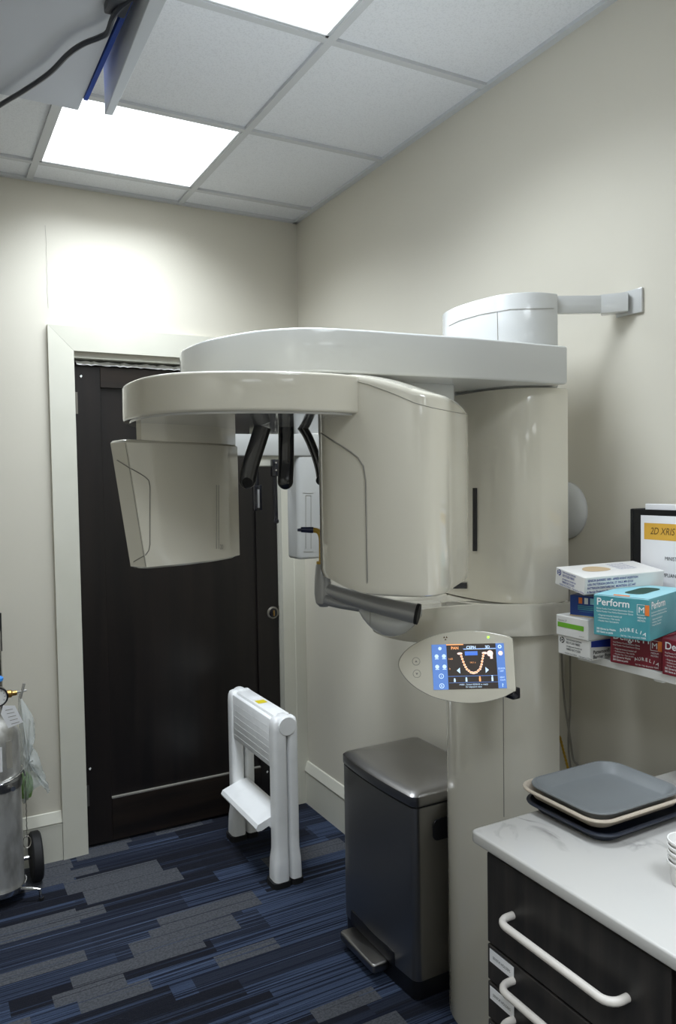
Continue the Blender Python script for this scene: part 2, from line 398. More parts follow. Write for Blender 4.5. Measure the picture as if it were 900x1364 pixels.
# door
dx0, dx1, dz0, dz1 = DX0+.013, DX1-.010, .012, 2.010
door = empty('door_1', ((dx0+dx1)/2, .03, 0), None, None); tag(door, 'dark stained wooden door with one tall recessed panel', kind='structure')
yf, yb = .028, .068
MB().box((dx0, yf, dz0), (dx0+.105, yb, dz1), bev=.0015, seg=1).build('stile', 'door_wood', door)
MB().box((dx1-.105, yf, dz0), (dx1, yb, dz1), bev=.0015, seg=1).build('stile', 'door_wood', door)
MB().box((dx0+.105, yf, 1.925), (dx1-.105, yb, dz1), bev=.0015, seg=1).build('rail', 'door_wood_cross', door)
MB().box((dx0+.105, yf, dz0), (dx1-.105, yb, .192), bev=.0015, seg=1).build('rail', 'door_wood_cross', door)
MB().box((dx0+.1, yf+.014, .18), (dx1-.1, yb-.012, 1.935)).build('panel', 'door_wood', door, None)
MB().box((dx0+.105, yf+.001, .1925), (dx1-.105, yf+.016, .1965)).build('ledge_highlight', 'seam', door, None)  # pale strip paints the light caught on the bottom rail's top edge
for z in (1.858, .225):
    h = MB().tube([(dx0-.004, yf-.008, z-.045), (dx0-.004, yf-.008, z+.045)], .007, 10); h.box((dx0-.008, yf-.004, z-.044), (dx0+.012, yf-.0005, z+.044))
    h.build('hinge', 'hinge', door)
lk = hit(363, 816, 1, yf)
l = MB(); l.lathe([(0, 0), (.029, 0), (.029, .004), (.024, .007), (.024, .009)], 28, Matrix.Translation(lk) @ Matrix.Rotation(PI/2, 4, 'X')); l.build('lock_rose', 'hinge', door)
l = MB(); l.lathe([(0, .0), (.021, .0), (.021, .009), (.016, .011), (0, .011)], 28, Matrix.Translation(lk) @ Matrix.Rotation(PI/2, 4, 'X')); l.box((lk.x-.003, yf-.017, lk.z-.013), (lk.x+.003, yf-.010, lk.z+.013), 1); l.build('lock_turn', ['black_plastic', 'brass'], door)
st = MB(); st.box((dx1-.001, yf-.003, lk.z-.02), (DX1-.001, yf+.02, lk.z+.03)); st.build('strike_plate', 'hinge', door)
# crumpled white strip stuffed in the gap above the door
rng = random.Random(3); A = []; B = []
n = 60
for i in range(n+1):
    x = dx0+.01 + (dx1-dx0-.02)*i/n
    A.append(Vector((x, yf-.012+rng.uniform(-.006, .006), dz1+.001+rng.uniform(0, .004)))); B.append(Vector((x+rng.uniform(-.004, .004), yf+.004+rng.uniform(-.006, .006), dz1+.016+rng.uniform(0, .009))))
g = MB(); g.add(A+B+[p+Vector((0, .02, 0)) for p in B], [(i, i+1, n+2+i, n+1+i) for i in range(n)]+[(n+1+i, n+2+i, 2*n+3+i, 2*n+2+i) for i in range(n)])
g.build('gap_filler', 'filler', door)
sc = MB()
for u, v in ((108, 501), (120, 1024), (356, 1028)): q = hit(u, v, 1, yf-.0004); sc.add([q+Vector((a, 0, b)) for a, b in ((-.006, 0), (0, -.007), (.005, .001), (.001, .006))], [(0, 1, 2, 3)])
sc.build('chipped_spot', 'filler', door, None)

# ================================================================== X-RAY MACHINE
xr = empty('panoramic_xray_machine', (-.22, -1.64, 0), 'white wall-mounted panoramic dental x-ray machine with column, arm and touch screen', 'x-ray machine')
YC = -1.635
def dplan(xb, hw, xf, n=28, e=2.6, rc=.012):        # D-shaped plan: flat back at xb, bulging front to xf
    out = []
    for k in range(n+1):
        a = -PI/2 + PI*k/n; c, s = math.cos(a), math.sin(a)
        out.append((xb + (xf-xb)*abs(c)**(2/e), YC + hw*math.copysign(abs(s)**(2/e), s)))
    return out
cap = MB().prism(dplan(-.165, .187, -.310), 1.7447, 1.98, .004, 2).build('column_cap', 'plastic_white', xr)
col = MB().prism(dplan(-.165, .187, -.310), 0, 1.7443, .002, 2).build('column', 'plastic_wall_bounce', xr)  # same column as the cap, toned with painted wall bounce
fcol = surfer(col, cap)
sm = MB(); sm.tube(on(fcol, dense([(598, 434), (612, 427), (640, 419), (680, 412), (720, 411), (737, 411)], 5)), .0008, 4); sm.build('cap_seam', 'seam', cap)
MB().tube(on(fcol, dense([(662, 416), (663, 455)], 5)), .0008, 4).build('cap_joint', 'seam', cap)
MB().tube(on(fcol, dense([(670, 900), (671, 1088)], 10)), .0010, 4).build('seam', 'seam', col)
# bracket from column to wall
br = MB(); z0, z1 = 1.933, 1.977
def bar(mb, p, q, z0, z1, t, mi=0, bev=.002):
    p, q = Vector((*p, 0)), Vector((*q, 0)); d = (q-p).normalized(); nn = Vector((-d.y, d.x, 0))*t/2
    mb.prism([(p+nn).xy[:], (q+nn).xy[:], (q-nn).xy[:], (p-nn).xy[:]], z0, z1, bev, 2, mi)
pA = hit(735, 395, 2, z1); pB = hit(806, 394, 2, z1); pC = hit(842, 388.5, 2, z1)
bar(br, (-.17, -1.80), (pB.x, pB.y), z0, z1, .016); bar(br, (pB.x-.004, pB.y+.012), (-.008, -1.905), z0-.002, z1+.002, .034, bev=.003)
br.box((-.008, -1.945, 1.925), (-.0005, -1.865, 1.985), bev=.002); br.build('wall_bracket', 'plastic_white', xr)
# carriage
car = MB().prism(dplan(-.150, .205, -.322, e=2.7), 1.208, 1.744, .004, 2).build('carriage', 'plastic_wall_bounce', xr)
fcar = surfer(car)
def patch(f, uvs_rows, name, mt, parent, t0=.0008, t1=.003):
    rings = [[f(u, v, t0) for u, v in row]+[f(u, v, t1) for u, v in row[::-1]] for row in uvs_rows]
    rings = [r for r in rings if None not in r]
    if len(rings) > 1: MB().loft(rings).build(name, mt, parent)
    else: print('PATCH MISSED', name)
patch(fcar, [[(633+a, 650+i*12) for a in (-2.6, 2.6)] for i in range(8)], 'slot', 'black_plastic', car)
patch(fcar, [[(u, v) for u in (604, 610, 616, 622)] for v in (776, 784, 793)], 'vent_slot', 'black_plastic', car)
# support arm over everything
arm_near = [(-.185, -1.872), (-.44, -1.870), (-.55, -1.862), (-.66, -1.852), (-.745, -1.845), (-.825, -1.832), (-.888, -1.806), (-.948, -1.742), (-1.005, -1.605), (-1.017, -1.48), (-1.012, -1.425)]
ap = [Vector((*p, 0)) for p in spline([(x, y, 0) for x, y in arm_near], 5, closed=False)] if False else None
nearc = spline([(x, y, 0) for x, y in arm_near], 5, closed=False)
farc = spline([(-1.0, -1.39, 0), (-.95, -1.375, 0), (-.7, -1.385, 0), (-.3, -1.40, 0), (-.185, -1.40, 0)], 5, closed=False)
arm = MB().prism([(p.x, p.y) for p in nearc+farc][::-1], 1.748, 1.841, .006, 3).build('support_arm', 'plastic_white', xr)
piv = MB().prism(rrect(-.62, -1.76, -.43, -1.5, .02), 1.700, 1.749, .003, 2).build('pivot_housing', 'plastic_white', xr)
# rotating arm: wide rounded slab
rp = spline([(x, y, 0) for x, y in [(-.868, -1.990), (-.945, -1.990), (-1.008, -1.979), (-1.088, -1.950), (-1.155, -1.905), (-1.192, -1.852), (-1.208, -1.787), (-1.208, -1.667), (-1.17, -1.55), (-1.08, -1.45), (-.9, -1.385), (-.72, -1.41), (-.64, -1.53), (-.63, -1.70), (-.70, -1.86), (-.80, -1.96)]], 6)
ra = MB().prism([(p.x, p.y) for p in rp], 1.650, 1.722, .006, 3, 0).build('rotating_arm', 'plastic_wall_bounce', xr)
MB().prism([(q.x, q.y) for q in [Vector((-.92, -1.69, 0))+(p-Vector((-.92, -1.69, 0)))*.955 for p in rp]], 1.6465, 1.6505).build('underside_cover', 'plastic_under', ra)
MB().lathe([(0, 1.721), (.13, 1.721), (.13, 1.749), (0, 1.749)], 40, Matrix.Translation((-.86, -1.66, 0))).build('pivot_ring', 'plastic_white', ra)
# tube head (right)
tp = spline([(x, y, 0) for x, y in [(-.79, -1.75), (-.846, -1.83), (-.862, -1.885), (-.856, -1.935), (-.834, -1.99), (-.798, -2.045), (-.752, -2.085), (-.700, -2.072), (-.630, -2.012), (-.520, -1.912), (-.500, -1.86), (-.53, -1.78), (-.62, -1.70), (-.72, -1.69)]], 6)
tc_ = Vector((-.70, -1.89, 0))
def ztop(p):
    d = math.hypot(p.x+.86, p.y+1.80); t = min(max((d-.14)/.24, 0), 1); t = t*t*(3-2*t)
    return 1.727 - .060*t
def ring(sc_, zf): return [Vector((q.x, q.y, zf(q))) for q in [tc_+(p-tc_)*sc_ for p in tp]]
def zbot(p):         # bottom lifts towards the inner (patient) side
    t = min(max((p.y+1.995)/.12, 0), 1)*min(max((-.72-p.x)/.1, 0), 1); return 1.301 + .021*t*t*(3-2*t)
th = MB().loft([ring(.03, lambda p: 1.303)]+[ring(q, lambda p: zbot(p)+.0) for q in (.4, .8, .93)]+[ring(.975, lambda p: zbot(p)+.004), ring(1, lambda p: zbot(p)+.018), ring(1, lambda p: 1.5)]
               +[ring(1, lambda p: ztop(p)-.010), ring(.992, lambda p: ztop(p)-.004), ring(.975, ztop)]+[ring(q, lambda p: ztop(p)+.004*(1-((p-tc_).length/.25))) for q in (.9, .8, .65, .5, .35, .2, .03)]).build('tube_head', 'plastic_wall_bounce', xr, 40)
fth = surfer(th)
s = MB(); s.tube(on(fth, dense([(428, 577), (440, 585), (455, 594), (467, 602), (477, 610), (484, 621), (487, 640), (488, 700), (489.5, 791)], 5)), .0016, 6); s.build('panel_groove', 'seam', th)
s = MB(); s.tube(on(fth, dense([(458, 504), (490, 512), (520, 523), (553, 537), (575, 543), (600, 548), (626, 553)], 6), .0003), .0007, 4); s.build('cover_seam', 'seam', th)
# sensor head (left)
L0 = Vector((-1.168, -1.668, 0)); R0 = Vector((-.918, -1.528, 0)); ex = (R0-L0).normalized(); ey = Vector((-ex.y, ex.x, 0)); WID = (R0-L0).length
def shp(z, inset=0.):
    # local plan at height z: left edge slants outward going up, near face bulges gently
    t = (z-1.345)/(1.628-1.345); left = -.050*t
    pts = []
    a0, a1 = left+inset, WID-inset
    for k in range(13):
        q = k/12; x = a0+(a1-a0)*q; bul = -.026*(1-(2*q-1)**2) - .012*q
        pts.append((x, bul+inset))
    pts += [(a1+.002, .02), (a1, .09), (a1-.03, .125-inset), (a0+.11, .125-inset), (a0+.045, .085), (a0-.003+inset*.3, .044), (a0-.001, .020)]
    return [L0+ex*x+ey*y+Vector((0, 0, z)) for x, y in pts]
def skew(r):   # bottom plane rises slightly to the right
    return r
zl = [1.345+i*(1.600-1.345)/14 for i in range(15)]
rings = [shp(1.347, .012), shp(1.345, .006)] + [shp(z+.004) for z in zl] + [shp(1.606, .0), shp(1.610, .004), shp(1.613, .012)]
sh = MB().loft(rings).build('sensor_head', 'plastic_wall_bounce', xr, 40)
nk = MB().prism([(p.x, p.y) for p in [L0+ex*x+ey*y for x, y in [(-.006+(WID+.002)*k/10, -.030*(1-(k/5-1)**2)-.010*k/10) for k in range(11)]+[(WID-.02, .08), (.12, .09), (.05, .065), (.012, .034), (-.006, .014)]]], 1.610, 1.651, .0).build('sensor_neck', 'plastic_wall_bounce', xr)
fsh = surfer(sh)
s = MB(); s.tube(on(fsh, dense([(156, 613), (173, 623.5), (185, 630), (193, 635), (198, 640), (199.5, 648), (199.5, 725), (198, 733), (194, 739), (178, 748)], 4)), .0011, 5); s.build('panel_groove', 'seam', sh)
s = MB(); s.tube(on(fsh, dense([(167, 590), (194, 754)], 14)), .0006, 4); s.build('cover_seam', 'seam', sh)
s = MB(); s.tube(on(fsh, dense([(288, 646), (288, 731)], 8)), .0006, 4); s.tube(on(fsh, dense([(291, 646), (291, 731)], 8)), .0006, 4); s.build('scale_groove', 'seam', sh)
q0 = fsh(292.5, 731.5, .0014); q1 = fsh(300, 731.5, .0014)
if q0 and q1: MB().text('20', q0, q1-q0, (0, 0, 1), .0155, sx=.8).build('printed_number', 'seam', sh, None)
# temple supports
def temple(pts, wid, thick, axis):
    m = MB(); rings = []
    P = spline([at(u, v, d) for u, v, d in pts], 8, closed=False)
    for i, p in enumerate(P):
        t = (P[min(i+1, len(P)-1)]-P[max(i-1, 0)]).normalized(); a = (Vector(axis)-t*Vector(axis).dot(t)).normalized(); b = t.cross(a)
        d_ = (P[-1]-p).length; h_ = wid*.5 if wid > thick else thick*.5; k = 1.0 if d_ > h_ else max(.12, math.sqrt(max(0, 1-(1-d_/h_)**2)))
        rings.append([p+a*wid*.5*k*math.cos(g)*abs(math.cos(g))**-.35+b*thick*.5*k*math.sin(g) if abs(math.cos(g)) > 1e-6 else p+b*thick*.5*k*math.sin(g) for g in [2*PI*j/16+.05 for j in range(16)]])
    m.loft(rings); return m.build('temple_support', 'black_plastic', xr, 50)
temple([(350, 568, 1.70), (343, 590, 1.70), (335, 615, 1.70), (330, 635, 1.70), (329, 646, 1.70), (329, 651, 1.70)], .038, .018, rt)
temple([(381, 560, 1.76), (381, 585, 1.76), (381, 615, 1.76), (380, 640, 1.755), (380, 647, 1.755), (380, 652, 1.755)], .036, .018, rt)
temple([(398, 564, 1.82), (408, 578, 1.82), (418, 600, 1.82), (425, 622, 1.82), (428, 640, 1.82), (429, 648, 1.82)], .022, .030, rt)
for u, v, d in ((329, 643, 1.692), (427, 640, 1.81)):
    k = MB().lathe([(0, -.006), (.010, -.006), (.012, 0), (.010, .006), (0, .006)], 16, Matrix.Translation(at(u, v, d)) @ Matrix.Rotation(PI/2, 4, 'X')); k.build('pad', 'black_rubber', xr)
# patient table
tabp = spline([(x, y, 0) for x, y in [(-.148, -1.846), (-.20, -1.844), (-.26, -1.832), (-.32, -1.795), (-.37, -1.760), (-.44, -1.742), (-.50, -1.742), (-.55, -1.725), (-.572, -1.64), (-.55, -1.54), (-.48, -1.51), (-.35, -1.49), (-.25, -1.46), (-.15, -1.42)]], 6)
tcn = Vector((-.38, -1.635, 0))
def tring(sc_, z0, k=0.):
    return [Vector((q.x, q.y, z0+k*max(0., (-.36-q.x)/.24)**2)) for q in [tcn+(p-tcn)*sc_ for p in tabp]]
tab = MB().loft([tring(.03, 1.128), tring(.6, 1.128), tring(.94, 1.128, .0), tring(.985, 1.131, .0), tring(1, 1.139, .0), tring(1, 1.203), tring(.985, 1.210), tring(.96, 1.211), tring(.90, 1.206), tring(.03, 1.206)]).build('patient_table', 'plastic_wall_bounce', xr, 40)
# bright rounded base that carries the grip and the chin post
bc = at(519, 825, 1.80); brg = []
for t in [i/16 for i in range(17)]:
    c = bc+rt*(-.072+.146*t); q = max(math.sin(PI*min(max(t*.93+.02, .02), .98)), .05)**.62
    brg.append([c+up*(.035*q*math.sin(g)-.035*q+.030)+fw*(.050*q*math.cos(g)) for g in [2*PI*k/20 for k in range(20)]])
sb = MB().loft(brg).build('support_base', 'plastic_white', xr, 50)
fsb = surfer(sb)
MB().tube(on(fsb, dense([(493, 808), (493, 838)], 6)), .0008, 4).build('base_seam', 'seam', sb)
# grey hand grip
gA = at(430, 784, 1.80); gB = at(556, 818, 1.74)
gp = [gA+(gB-gA)*t+Vector((0, 0, -.004*math.sin(PI*t))) for t in [i/12 for i in range(13)]]
gr = MB().tube(gp, [.016+.007*i/12 for i in range(13)], 20).build('hand_grip', 'grey_metal_paint', xr)
e = MB(); dirg = (gp[-1]-gp[-2]).normalized(); e.tube([gp[-1]-dirg*.004, gp[-1]+dirg*.003], .0242, 20); e.build('grip_collar', 'black_rubber', gr)
ch = MB(); c0 = at(431, 808, 1.80); c1 = at(429, 750, 1.80)
rg = []
for t, wx, wy in ((0, .010, .010), (.08, .018, .018), (.3, .021, .020), (.6, .019, .017), (.95, .015, .014), (1, .011, .010)):
    c = c0+(c1-c0)*t; rg.append([c+rt*a*wx+fw*b*wy for a, b in [(math.cos(g), math.sin(g)) for g in [2*PI*i/16 for i in range(16)]]])
ch.loft(rg); cr = ch.build('chin_post', 'grey_metal_paint', xr)
us = MB(); us.tube([at(432, 798, 1.79), at(450, 804, 1.79), at(478, 810, 1.80)], [.014, .011, .009], 12); us.build('post_bracket', 'grey_metal_paint', xr)
us = MB(); us.tube(spline([at(428, 752, 1.80), at(428, 730, 1.80), at(427.5, 716, 1.80), at(424, 708, 1.80), at(417, 706, 1.80)], 5, closed=False), .0062, 10); us.lathe([(0, 0), (.012, 0), (.012, .006), (0, .006)], 16, Matrix.Translation(at(428, 751, 1.80))); us.build('bite_rod', 'yellow_plastic', xr)
us = MB(); us.tube([at(418, 706, 1.80), at(417, 706, 1.80), at(401, 705.5, 1.80), at(400, 706, 1.80), at(396, 706, 1.80)], [.004, .0075, .0065, .004, .003], 10); us.build('bite_block', 'navy', xr)
# control panel, a teardrop plate facing the camera side, leaning back
pc = at(612, 889, 1.72)
pf = Vector((CAM.x-pc.x, CAM.y-pc.y, .40)).normalized(); pf = (pf + rt*.06).normalized()
px_ = Vector((0, 0, 1)).cross(pf).normalized(); px_ = (px_ + Vector((0, 0, .018))).normalized(); py_ = pf.cross(px_)
def PP(u, v, off=0.):      # pixel -> panel plane
    d = pxdir(u, v); t = (pc-CAM).dot(pf)/d.dot(pf); return CAM+d*t+pf*off
outl = [(530, 886), (535, 872), (548, 860), (570, 849), (595, 842.5), (620, 840), (645, 841), (665, 844.5), (681, 849), (684, 860), (686, 890), (687.5, 918), (684, 922), (670, 929), (648, 935), (625, 937), (600, 934.5), (575, 928), (553, 916), (538, 902)]
ol = spline([PP(u, v) for u, v in outl], 5)
oc = PP(612, 889)
cpn = MB().loft([[oc+(p-oc)*.93-pf*.030 for p in ol], [p-pf*.022 for p in ol], [p-pf*.004 for p in ol], [oc+(p-oc)*.985 for p in ol], [oc+(p-oc)*.96+pf*.0006 for p in ol]]).build('control_panel', 'plastic_wall_bounce', xr, 40)
m = MB(); q = at(672, 930, 1.80); bar(m, (q.x, q.y), (-.29, -1.72), 1.025, 1.05, .05); a = PP(660, 925, -.06); b = PP(695, 935, -.02); m.box((min(a.x, b.x), min(a.y, b.y), 1.03), (max(a.x, b.x), max(a.y, b.y)+.03, 1.055), bev=.003); m.build('panel_mount', 'black_plastic', xr)
TL, TR, BL, BR = [(574.2, 858.8), (670.5, 856.6), (577.3, 919), (674.9, 916.6)]
def S(x, y, off=.0016):    # normalized screen coords -> panel surface
    u = (TL[0]*(1-x)+TR[0]*x)*(1-y)+(BL[0]*(1-x)+BR[0]*x)*y; v = (TL[1]*(1-x)+TR[1]*x)*(1-y)+(BL[1]*(1-x)+BR[1]*x)*y
    return PP(u, v, off)
def SQ(mb, x0, y0, x1, y1, mi, off=.0016): mb.quad(S(x0, y0, off), S(x1, y0, off), S(x1, y1, off), S(x0, y1, off), mi)
sc = MB()
sc.loft([[S(0, 0, .0), S(1, 0, .0), S(1, 1, .0), S(0, 1, .0)], [S(0, 0), S(1, 0), S(1, 1), S(0, 1)]], 0)
k = .0019
SQ(sc, 0, 0, .205, 1, 1, k); SQ(sc, .885, 0, 1, 1, 1, k)
SQ(sc, .205, 0, .44, .022, 3, .0021); SQ(sc, .44, .112, .885, .122, 2, .0021); SQ(sc, .43, .10, .885, .112, 1, .0020)
SQ(sc, .205, .705, .885, .715, 1, k); SQ(sc, .215, .85, .885, .858, 1, k)
SQ(sc, .455, .165, .63, .255, 5, k); SQ(sc, .465, .175, .62, .20, 1, .0021)
XS = S(1, .5)-S(0, .5); YS = S(.5, 0)-S(.5, 1); SW, SH_ = XS.length, YS.length
def T(txt, x, y, size, mi, align='CENTER', bold=0.): sc.text(txt, S(x, y, .0023), XS, YS, size*SH_, mi, align, bold=bold)
T('PAN', .32, .115, .088, 3, bold=.0002); T('CEPH', .545, .108, .088, 2, bold=.0002); T('3D', .77, .105, .088, 2, bold=.0002)
T('14.1 s', .555, .43, .055, 3); T('QUICK', .945, .575, .05, 2); T('OFF', .945, .635, .05, 2); T('66kV', .945, .77, .05, 2); T('12mA', .95, .83, .05, 2); T('?', .945, .965, .10, 2, bold=.0003)
T('M403 - Switch SIDEXIS to ready', .55, .915, .048, 2); T('for exposure state', .55, .965, .048, 2); T('1x20', .255, .34, .05, 3); T('0', .235, .56, .05, 3)
def disc(x, y, r, mi, off=.0021, r2=0., n=16, sy=1.):
    c = S(x, y, off); X, Y = XS.normalized(), YS.normalized()
    o = [c+X*r*math.cos(2*PI*i/n)+Y*r*sy*math.sin(2*PI*i/n) for i in range(n)]
    if r2: sc.add(o+[c+(p-c)*(r2/r) for p in o], [(i, (i+1) % n, n+(i+1) % n, n+i) for i in range(n)], mi)
    else: sc.add(o, [tuple(range(n))], mi)
# jaw arch
arch = [(.395, .215), (.415, .33), (.44, .46), (.47, .56), (.52, .63), (.56, .645), (.60, .63), (.65, .56), (.675, .46), (.695, .33), (.715, .215)]
for x, y in dense(arch, 2): disc(x, y, .0027, 4, .0020, n=8)
for (a, b), (c, d) in zip(arch, arch[1:]):
    p, q = S(a, b, .0023), S(c, d, .0023); nn = (q-p).cross(pf).normalized()*.0011; sc.quad(p+nn, q+nn, q-nn, p-nn, 3)
for x in (.385, .725): disc(x, .21, .006, 4, .0021, n=10, sy=.45)
for x, sg in ((.33, 1), (.77, -1)): sc.add([S(x, .585, .0021), S(x+.045*sg, .52, .0021), S(x+.045*sg, .65, .0021)], [(0, 1, 2)], 2)
for x, h, c in ((.295, .08, 2), (.455, .10, 2), (.64, .12, 3), (.81, .14, 2)):
    SQ(sc, x-.012, .835-h*.62, x+.012, .835, c, .0021); disc(x, .835-h*.8, .0018, c)
for x, y in ((.065, .26), (.165, .26), (.065, .49), (.165, .49)): disc(x, y, .0044, 2); SQ(sc, x-.025, y+.05, x+.025, y+.065, 2, .0021)
disc(.115, .09, .0038, 2); disc(.115, .70, .0055, 2, r2=.0043); disc(.115, .915, .0055, 2, r2=.0043); T('1', .115, .73, .075, 2); T('R', .115, .945, .075, 2)
disc(.94, .075, .0042, 2, r2=.002); disc(.945, .22, .005, 4); disc(.80, .22, .0068, 4); SQ(sc, .80, .25, .835, .34, 4, .0021)
sc.build('screen', ['screen_dark', 'screen_blue', 'screen_light', 'screen_orange', 'screen_pink', 'screen_key'], cpn, None)
for u, v in ((554, 881), (555, 897.5)):
    c = PP(u, v, .0007); n = 20
    m = MB(); o = [c+(px_*math.cos(2*PI*i/n)+py_*math.sin(2*PI*i/n))*.0085 for i in range(n)]; m.loft([o, [c+(p-c)*.93+pf*.0008 for p in o], [c+(p-c)*.86+pf*.0002 for p in o], [c+(p-c)*.05+pf*.0002 for p in o]], 0)
    m.tube(o+o[:1], .0005, 4, 1); sg = 1 if v < 890 else -1; m.add([c+pf*.0006+py_*.003*sg, c+pf*.0006-py_*.002*sg-px_*.003, c+pf*.0006-py_*.002*sg+px_*.003], [(0, 1, 2)], 1); m.build('button', ['plastic_wall_bounce', 'seam'], cpn)
m = MB(); c = PP(650, 848.7, .0008); m.lathe([(0, 0), (.0025, 0), (.0018, .0015), (0, .002)], 12, Matrix.Translation(c) @ pf.to_track_quat('Z', 'Y').to_matrix().to_4x4()); m.build('status_light', 'led_green', cpn)
m = MB(); c = PP(593, 850, .001)
for g in (90+60, 30, 270):
    d = px_*math.cos(math.radians(g))+py_*math.sin(math.radians(g)); nn = pf.cross(d); m.add([c+d*.0014-nn*.0007, c+d*.0046-nn*.0024, c+d*.0046+nn*.0024, c+d*.0014+nn*.0007], [(0, 1, 2, 3)])
m.build('radiation_mark', 'ink_brown', cpn, None)
# cephalostat behind
yB = -.72
cb = MB(); pL = hit(306, 592, 1, yB); pR = hit(470, 590, 1, yB); zb = 1.655
cb.box((pL.x, yB-.05, zb-.042), (pR.x, yB+.05, zb+.042), bev=.008); cb.box((pR.x-.06, yB+.02, zb-.035), (pR.x, -1.45, zb+.035), bev=.006); ceph = cb.build('ceph_arm', 'plastic_white', xr)
cs0 = hit(392, 700, 1, yB-.01); cs1 = hit(462, 700, 1, yB-.01)
cs = MB().prism(rrect(cs0.x, yB-.045, cs1.x, yB+.06, .02), 1.24, 1.615, .010, 3).build('ceph_sensor', 'plastic_white', ceph)
fcs = surfer(cs)
s = MB()
for u in (407, 414): s.tube(on(fcs, dense([(u, 660), (u, 731)], 4)), .0010, 4)
s.tube(on(fcs, dense([(403, 657), (417, 657)], 2)), .001, 4); s.tube(on(fcs, dense([(404, 735), (417, 735)], 2)), .001, 4); s.tube(on(fcs, dense([(407, 660), (414, 660)], 2)), .001, 4); s.build('sensor_marking', 'seam', ceph)
a = hit(340, 608, 1, yB-.02); b = hit(374, 621, 1, yB-.02)
MB().prism([(a.x, yB-.035), (b.x, yB-.035), (b.x, yB+.03), (a.x, yB+.03)], b.z, 1.614, .003).build('head_holder_base', 'trim_paint', ceph)
a = hit(365, 612, 1, yB-.045); b = hit(367, 694, 1, yB-.045)
s = MB(); s.box((a.x-.012, yB-.06, a.z-.06), (a.x+.012, yB-.036, a.z), bev=.003); s.tube([(a.x, yB-.047, a.z-.02), (b.x, yB-.047, b.z)], .0085, 12); s.lathe([(0, -.012), (.010, -.006), (.010, .004), (0, .012)], 14, Matrix.Translation((b.x, yB-.049, b.z))); s.build('ear_rod', 'black_plastic', ceph)
s = MB()
for dz in (.012, .038): s.lathe([(0, 0), (.004, 0), (.003, .002), (0, .002)], 10, Matrix.Translation((a.x, yB-.06, a.z-dz)) @ Matrix.Rotation(PI/2, 4, 'X'))
s.build('screw', 'chrome', ceph)
a = hit(337, 646, 1, yB); b = hit(348, 680, 1, yB)
s = MB(); s.box((a.x, yB-.01, b.z), (b.x, yB+.01, a.z), bev=.003); s.box(((a.x+b.x)/2-.006, yB-.005, a.z-.01), ((a.x+b.x)/2+.006, yB+.005, 1.615), bev=.002); s.build('ear_rod', 'black_plastic', ceph)
s = MB(); s.box(((a.x+b.x)/2-.004, yB-.013, b.z+.01), ((a.x+b.x)/2+.004, yB-.0095, a.z-.016), bev=.001); s.build('ear_rod_scale', 'grey_metal_paint', ceph)
# round wall cover behind the column
MBd = MB().lathe([(0, 0), (.080, 0), (.080, .006), (.072, .016), (.05, .026), (.02, .03), (0, .03)], 40, Matrix.Translation((-.0005, -1.683, 1.43)) @ Matrix.Rotation(-PI/2, 4, 'Y'))
tag(MBd.build('wall_dome', 'plastic_white'), 'round white domed cover on the wall behind the x-ray column', 'wall cover')

# ================================================================== TRASH CAN
tx0, tx1, ty0, ty1 = -.358, -.055, -1.446, -1.014
can = empty('step_bin', ((tx0+tx1)/2, (ty0+ty1)/2, 0), 'brushed steel rectangular pedal bin with black base beside the x-ray column', 'trash can')
rr = lambda d, r=.022: rrect(tx0+d, ty0+d, tx1-d, ty1-d, r)
cbody = MB()
bulge = lambda pts, k: [Vector((p[0]-k*(1-((p[1]-(ty0+ty1)/2)/((ty1-ty0)/2))**2)*(1 if p[0] < (tx0+tx1)/2 else 0), p[1], 0)) for p in pts]
base = []
def binring(d, z, k=.012):
    # front edge subdivided so it can bow outward
    P = rr(d); out = []
    for a, b in zip(P, P[1:]+P[:1]):
        n = max(1, int(math.hypot(b[0]-a[0], b[1]-a[1])/.03)); out += [(a[0]+(b[0]-a[0])*i/n, a[1]+(b[1]-a[1])*i/n) for i in range(n)]
    return [Vector((p.x, p.y, z)) for p in bulge(out, k)]
def L2(rings): return MB().loft(rings)
nmin = None
def same(rings):
    n = min(len(r) for r in rings); return rings
def binr(d, z, k=.022, ref=binring(0, 0)):
    c = Vector(((tx0+tx1)/2, (ty0+ty1)/2, 0)); sx = 1-2*d/(tx1-tx0); sy = 1-2*d/(ty1-ty0)
    return [Vector((c.x+(p.x-c.x)*sx, c.y+(p.y-c.y)*sy, z)) for p in ref]
L2([binr(.006, 0), binr(.003, .004), binr(.003, .072)]).build('base', 'bin_black', can)
L2([binr(.0, .06), binr(.0, .572)]).build('body', 'steel_dark', can)
MB().box((tx0-.014, ty0+.10, .05), (tx0+.01, ty1-.06, .105), bev=.012).build('pedal_recess', 'bin_black', can)
L2([binr(.004, .570), binr(.004, .578)]).build('lid_gap', 'bin_black', can)
L2([binr(.0, .577), binr(-.002, .582), binr(-.002, .606), binr(.004, .612), binr(.03, .621), binr(.07, .628), binr(.11, .631), binr(.145, .632)]).build('lid', 'steel_lid', can, 40)
pd = MB(); pd.prism(rrect(tx0-.066, ty0+.135, tx0-.008, ty1-.085, .012), .030, .058, .006, 3); pd.build('pedal', 'steel_lid', can)
MB().box((tx0-.03, ty0+.15, .028), (tx0+.01, ty1-.12, .045)).build('pedal_arm', 'bin_black', can)
sd = MB(); sd.prism(rrect(-.055, -.032, .055, .032, .018), 0, .004, .001, 1, 0, Matrix.Translation((-.240, ty0+.0005, .497)) @ Matrix.Rotation(PI/2, 4, 'X')); sd.build('side_grip', 'bin_black', can)

